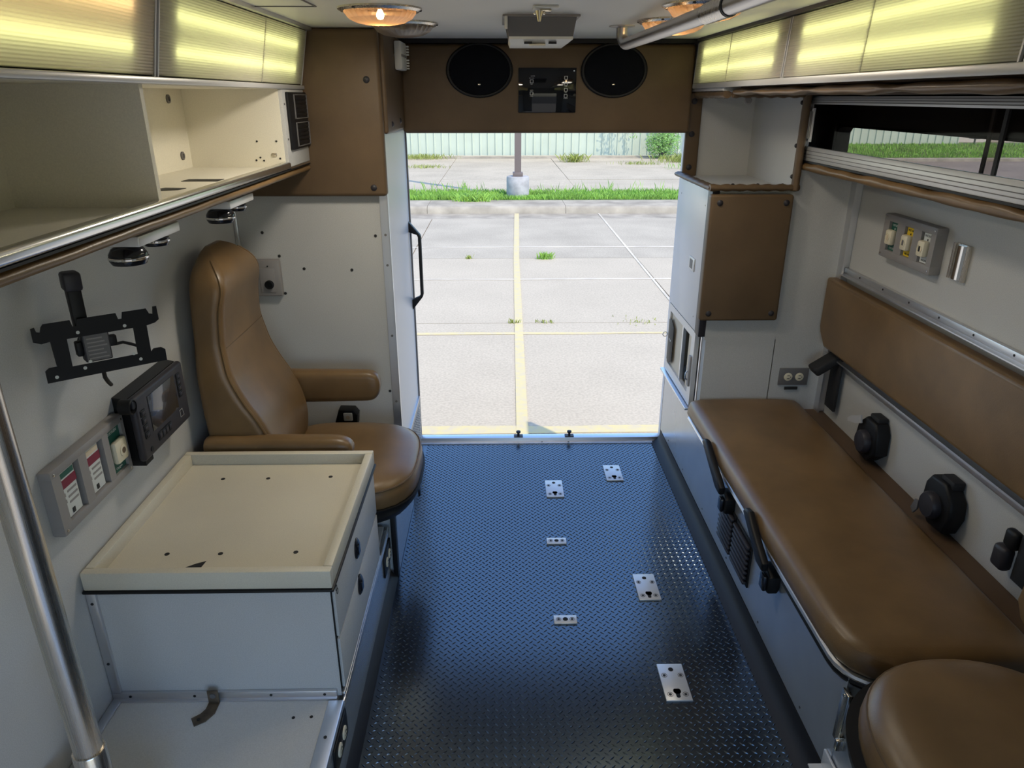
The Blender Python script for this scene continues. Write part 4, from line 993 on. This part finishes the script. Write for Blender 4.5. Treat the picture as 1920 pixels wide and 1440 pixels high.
# ------------------------------------------------------------------ outside
G = -.80
lot = bpy.data.objects.new('parking_lot', None); COL.objects.link(lot); lot['kind'] = 'structure'; OFF['parking_lot'] = Vector()
bs = MB().box(-25, 40, -20, 16.0, G-.30, G-.03); bs.build('joint_bed', JOINT, lot)
xs = [-19.43, -15.83, -12.23, -8.63, -5.03, -1.43, 2.17, 5.77, 9.37, 12.97]
ysl = [-7.0, -3.0, .9, 4.35, 7.79, 11.30, 15.30]
for i in range(len(xs)-1):
    for j in range(len(ysl)-1):
        g = .008
        MB().box(xs[i]+g, xs[i+1]-g, ysl[j]+g, ysl[j+1]-g, G-.028, G+rnd.uniform(-.003, 0)).build('slab', CONC3 if j == 5 else CONC, lot)
MB().box(-19.4, 13, 15.31, 16.0, G-.028, G-.004).build('gutter', CURB, lot)
for i in range(10):
    x = -13.8 + i*3.05
    MB().prism([(16.0, G-.05), (17.05, G-.05), (17.05, G+.15), (16.14, G+.15), (16.07, G+.135), (16.03, G+.10)], 'x', x+.003, x+3.045).build('curb', CURB, lot)
far = bpy.data.objects.new('far_pavement', None); COL.objects.link(far); far['kind'] = 'structure'; OFF['far_pavement'] = Vector()
MB().box(-25, 12, 18.6, 30.2, -.95, -.690).build('joint_bed', JOINT, far)
xs2 = [-12.2, -8.6, -5.0, -1.7, 2.0, 5.6, 8.8]; ys2 = [18.7, 21.6, 24.6, 27.6, 29.3]
for i in range(len(xs2)-1):
    for j in range(len(ys2)-1):
        g = .009
        MB().box(xs2[i]+g, xs2[i+1]-g, ys2[j]+g, ys2[j+1]-g, -.70, -.655+rnd.uniform(-.012, .005)).build('slab', CONC2, far)
MB().box(-14, 9, 29.32, 30.0, -.70, -.60, .02).build('mow_strip', CURB, far)
# painted lines
one('parking_stripe', MB().prism([(.085, 3.0), (.178, 3.0), (.300, 11.3), (.415, 15.98), (.315, 15.98), (.21, 11.3)], 'z', G+.0002, G+.0035), YPAINT, 'long worn yellow parking stripe running away from the doorway', 'stripe')
for (y, w_, lab, mm2) in ((4.98, .13, 'wide worn yellow cross line just behind the door sill', YPAINT), (7.40, .07, 'worn yellow cross line on the lot, second from the sill', YPAINT), (9.88, .06, 'thin faded cross line on the lot, third from the sill', WPAINT), (12.2, .06, 'thin faded cross line on the lot, farthest from the sill', WPAINT)):
    pts = []
    for k in range(25): pts.append((-5+k*.45, y-w_/2+rnd.uniform(-.012, .012)))
    for k in range(24, -1, -1): pts.append((-5+k*.45, y+w_/2+rnd.uniform(-.012, .012)))
    one('parking_stripe', MB().prism(pts, 'z', G+.0002, G+.002), mm2, lab, 'stripe')
one('parking_stripe', MB().prism([(2.12, 8.0), (2.155, 8.0), (2.19, 16.0), (2.15, 16.0)], 'z', G+.0002, G+.003), WPAINT, 'thin pale line along the slab joint right of the yellow stripe', 'stripe')

# grass strip, verge on the right, weeds
def blades(name, m, pts, h, w, lean=.5, label=None, cat='grass', parent=None, seed=1):
    r = random.Random(seed); vs_, fs_ = [], []
    for (x, y, z) in pts:
        a = r.uniform(0, 6.28); hh = h*r.uniform(.5, 1.25); ln = hh*lean*r.uniform(.1, 1); b2 = r.uniform(0, 6.28)
        dx, dy = w*math.cos(a), w*math.sin(a); b0 = len(vs_)
        vs_ += [(x-dx, y-dy, z-.02), (x+dx, y+dy, z-.02), (x+ln*.4*math.cos(b2)+dx*.6, y+ln*.4*math.sin(b2)+dy*.6, z+hh*.6), (x+ln*math.cos(b2), y+ln*math.sin(b2), z+hh)]
        fs_ += [(b0, b0+1, b0+2), (b0, b0+2, b0+3)]
    me = bpy.data.meshes.new(name); me.from_pydata(vs_, [], fs_); me.materials.append(m); me.update()
    o = bpy.data.objects.new(name, me); COL.objects.link(o); 
    if parent: o.parent = parent
    o['kind'] = 'stuff'
    return tag(o, label, cat) if label else o
isl = MB().box(-22, 22, 17.06, 18.72, -.95, -.655, .02)
struct('turf_strip', isl, SOIL)
r = random.Random(3)
blades('grass_strip', GRASS, [q for q in ((r.uniform(-5.5, 9.5), 17.15+1.5*r.random()**1.3, -.655) for _ in range(26000)) if (q[0]-.43)**2+(q[1]-17.74)**2 > .12], .10, .008, .7, 'strip of bright green grass behind the concrete kerb', seed=2)
blades('tall_grass', GRASS, [(r.gauss(r.choice((-1.6, -.9, 1.6, 2.6, 4.2, 3.4)), .35), r.uniform(18.2, 18.7), -.655) for _ in range(170)], .26, .005, .5, None, None, bpy.data.objects['grass_strip'], seed=5)
blades('kerb_weed', GRASS, [(r.gauss(-.62, .18), r.uniform(16.75, 17.1), -.66) for _ in range(260)], .17, .012, 1.4, 'green weed tuft spilling over the kerb left of the lamp post', 'weed', seed=6)
def weeds(lab, x, y, n, h, sp, m, z=G):
    blades('weed_tuft', m, [(r.gauss(x, sp), r.gauss(y, sp*.5), z) for _ in range(n)], h, .006, 1.0, lab, 'weed', seed=int(x*100+y*10))
weeds('green weed tuft growing in the lot joint right of the yellow stripe', 0.70, 11.25, 130, .10, .055, GRASS)
weeds('dry weed tuft in the lot joint left of the stripe', -.50, 11.28, 45, .06, .03, WEED)
weeds('small weed on the yellow stripe at the nearer joint', .15, 7.79, 35, .045, .03, WEED)
weeds('small weed at the nearer joint right of the stripe', .50, 7.80, 35, .035, .05, WEED)
weeds('thin weed line at the nearer joint far to the right', 1.55, 7.80, 45, .025, .16, WEED)
weeds('dry weed near the kerb on the right of the lot', 4.3, 14.6, 60, .08, .06, WEED)
weeds('yellow-green weed clump on the far pavement right of the lamp post', 2.75, 27.6, 160, .28, .22, WEED, -.65)
weeds('low weeds on the far pavement left of the lamp post', -2.6, 25.4, 200, .10, .4, WEED, -.65)
weeds('weeds along the foot of the fence at the left', -3.0, 28.95, 400, .16, .5, WEED, -.62)
weeds('low weeds on the far pavement near the fence right of the post', 5.0, 26.6, 200, .10, .4, WEED, -.65)
weeds('bright weed patch on the far pavement at the right door edge', 7.0, 24.9, 500, .18, .5, GRASS, -.65)
weeds('yellowish grass below the bush', 6.9, 27.6, 400, .26, .5, WEED, -.65)

# lamp post
lp = thing('lamp_post', 'brown square lamp post on a round concrete base in the grass strip', 'lamp post', (.43, 17.74, -.655))
MB().lathe([(.265, -.66), (.27, -.64), (.27, -.205), (.255, -.180)], (.43, 17.74, 0), 'z', 40).build('concrete_base', POSTC, lp)
MB().box(.31, .55, 17.62, 17.86, -.1795, -.085, .01).build('base_cover', POSTM, lp)
MB().box(.352, .508, 17.662, 17.818, -.0849, 6.5).build('pole', POSTM, lp)
MB().box(.28, .58, 16.7, 17.66, 6.3, 6.5, .02).build('lamp_head', POSTM, lp)

# fence along the back
fe = thing('metal_fence', 'pale green ribbed metal fence behind the parking lot', 'fence', (5, 30.1, -.6))
x = -9.0; k = 0
while x < 18.5:
    wd = .915
    zb = -.60 if x < 7 else -.60 + min(1, (x-7)/6)*.40
    pm = MB()
    pr = []
    for q in range(3):
        xx = x + q*.305
        pr += [(xx, 30.14), (xx+.245, 30.14), (xx+.258, 30.105), (xx+.290, 30.105)]
    pr += [(x+.915, 30.14), (x+.915, 30.155), (x, 30.155)]
    pm.prism(pr, 'z', zb, 1.75)
    pm.build('panel', FENCE, fe, 20)
    x += .918; k += 1
MB().box(-9, 18.5, 30.16, 30.22, 1.55, 1.65).build('rail', FENCER, fe)

# rising verge and road on the right, seen through the side window
def vz(X_, Y_):
    s_ = max(0, min(1, (X_-8.5)/4)); s_ = s_*s_*(3-2*s_); tt = max(0, min(1, (Y_-28.5)/1.5))
    return -.62 + s_*.45*tt
vg = MB()
nx, ny = 20, 6; grid = []
for i in range(nx+1):
    grid.append([vg.bm.verts.new((8.6 + 30*i/nx, 28.4 + 2.3*j/ny, vz(8.6+30*i/nx, 28.4+2.3*j/ny))) for j in range(ny+1)])
for i in range(nx):
    for j in range(ny): vg.bm.faces.new((grid[i][j], grid[i+1][j], grid[i+1][j+1], grid[i][j+1]))
struct('verge', vg, SOIL)
pv = []
for _ in range(15000):
    X_, Y_ = r.uniform(8.8, 30), 28.45 + 1.5*r.random()
    pv.append((X_, Y_, vz(X_, Y_)))
blades('verge_grass', GRASS, pv, .10, .016, .6, 'green grass bank along the fence outside the side window', seed=9)
struct('road', MB().box(9.2, 60, 8, 28.1, G-.2, -.70), ROADM)
struct('kerb_road', MB().box(8.8, 60, 28.1, 28.45, G-.2, -.585, .03), CURB)
struct('back_road', MB().box(18.6, 60, 30.75, 36, -.5, -.14), CONC2)
hl = MB(); g2 = []
for i in range(11):
    row = []
    for j in range(7):
        X_ = 12 + 70*i/10; Y_ = 36 + 34*j/6
        row.append(hl.bm.verts.new((X_, Y_, -.2 + 5.5*(j/6)**1.0 + .25*math.sin(i*1.7+j))))
    g2.append(row)
for i in range(10):
    for j in range(6): hl.bm.faces.new((g2[i][j], g2[i+1][j], g2[i+1][j+1], g2[i][j+1]))
struct('grass_hill', hl, mat('hill_grass', (.20, .30, .05), .9, var=.4, vscale=1.2))
mbx = thing('mailbox', 'small dark mailbox on a post beyond the end of the fence', 'mailbox', (19.1, 30.0, -.2))
MB().cyl((19.1, 30.0, -.24), .035, .26, 'z', 10).build('post', WOOD, mbx)
MB().prism([(19.0, .02), (19.2, .02), (19.2, .10), (19.17, .15), (19.10, .17), (19.03, .15), (19.0, .10)], 'y', 29.8, 30.25).build('box', BLACK, mbx)

# shrub and hanging foliage by the fence
def leafball(name, label, c, rad, n, size, cat, flat=(1, 1, 1), stems=0, seed=1):
    r = random.Random(seed); t = thing(name, label, cat, c); vs_, fs_ = [], []
    for _ in range(n):
        d = Vector((r.gauss(0, 1), r.gauss(0, 1), r.gauss(0, 1))).normalized()*rad*r.random()**.45
        p = Vector((d.x*flat[0], d.y*flat[1], d.z*flat[2])); a = Vector((r.gauss(0, 1), r.gauss(0, 1), r.gauss(0, .6))).normalized(); b2 = a.orthogonal().normalized()
        s_ = size*r.uniform(.6, 1.3); b0 = len(vs_)
        vs_ += [tuple(p-a*s_), tuple(p+b2*s_*.35), tuple(p+a*s_), tuple(p-b2*s_*.35)]; fs_.append((b0, b0+1, b0+2, b0+3))
    me = bpy.data.meshes.new('foliage'); me.from_pydata(vs_, [], fs_); me.materials.append(LEAF); me.update()
    o = bpy.data.objects.new('foliage', me); COL.objects.link(o); o.parent = t; o['kind'] = 'stuff'
    sm = MB()
    for k in range(stems):
        e = Vector(c) + Vector((r.uniform(-1, 1)*rad*flat[0]*.8, r.uniform(-.4, .4)*rad, r.uniform(.1, .8)*rad*flat[2]))
        b0 = Vector(c) + Vector((r.uniform(-.1, .1), 0, -rad*flat[2]))
        sm.tube([b0, (b0+e)/2 + Vector((0, 0, .05)), e], [.02, .014, .006], 6)
    if stems: sm.build('stems', WOOD, t)
    return t
leafball('fence_bush', 'bright green bush against the fence at the right of the doorway', (6.35, 29.2, -.06), .70, 3000, .045, 'bush', (1.0, .7, .9), 11, 4)
th = thing('overhanging_branch', 'drooping leafy branches hanging over the fence at upper right', 'branch', (6.4, 29.8, 1.6))
r9 = random.Random(12); vs_, fs_ = [], []; sm = MB()
for k in range(12):
    x0_ = r9.uniform(4.3, 8.4); L_ = r9.uniform(1.15, 1.75); yy = r9.uniform(29.3, 29.9)
    sm.tube([(x0_, yy, 1.75), (x0_+.1, yy, 1.75-L_*.5), (x0_+.22, yy-.05, 1.75-L_)], [.012, .008, .004], 5)
    for q in range(60):
        u = r9.random(); p = Vector((x0_+.22*u+r9.gauss(0, .08), yy+r9.gauss(0, .06), 1.75-L_*u)) - Vector((6.4, 29.8, 1.6))
        a_ = Vector((r9.gauss(0, .6), r9.gauss(0, .4), -1)).normalized(); b2 = a_.orthogonal().normalized(); s_ = .075; b0 = len(vs_)
        vs_ += [tuple(p-a_*s_), tuple(p+b2*s_*.3), tuple(p+a_*s_), tuple(p-b2*s_*.3)]; fs_.append((b0, b0+1, b0+2, b0+3))
sm.build('twigs', WOOD, th)
me = bpy.data.meshes.new('leaves'); me.from_pydata(vs_, [], fs_); me.materials.append(LEAF); me.update()
o = bpy.data.objects.new('leaves', me); COL.objects.link(o); o.parent = th; o['kind'] = 'stuff'
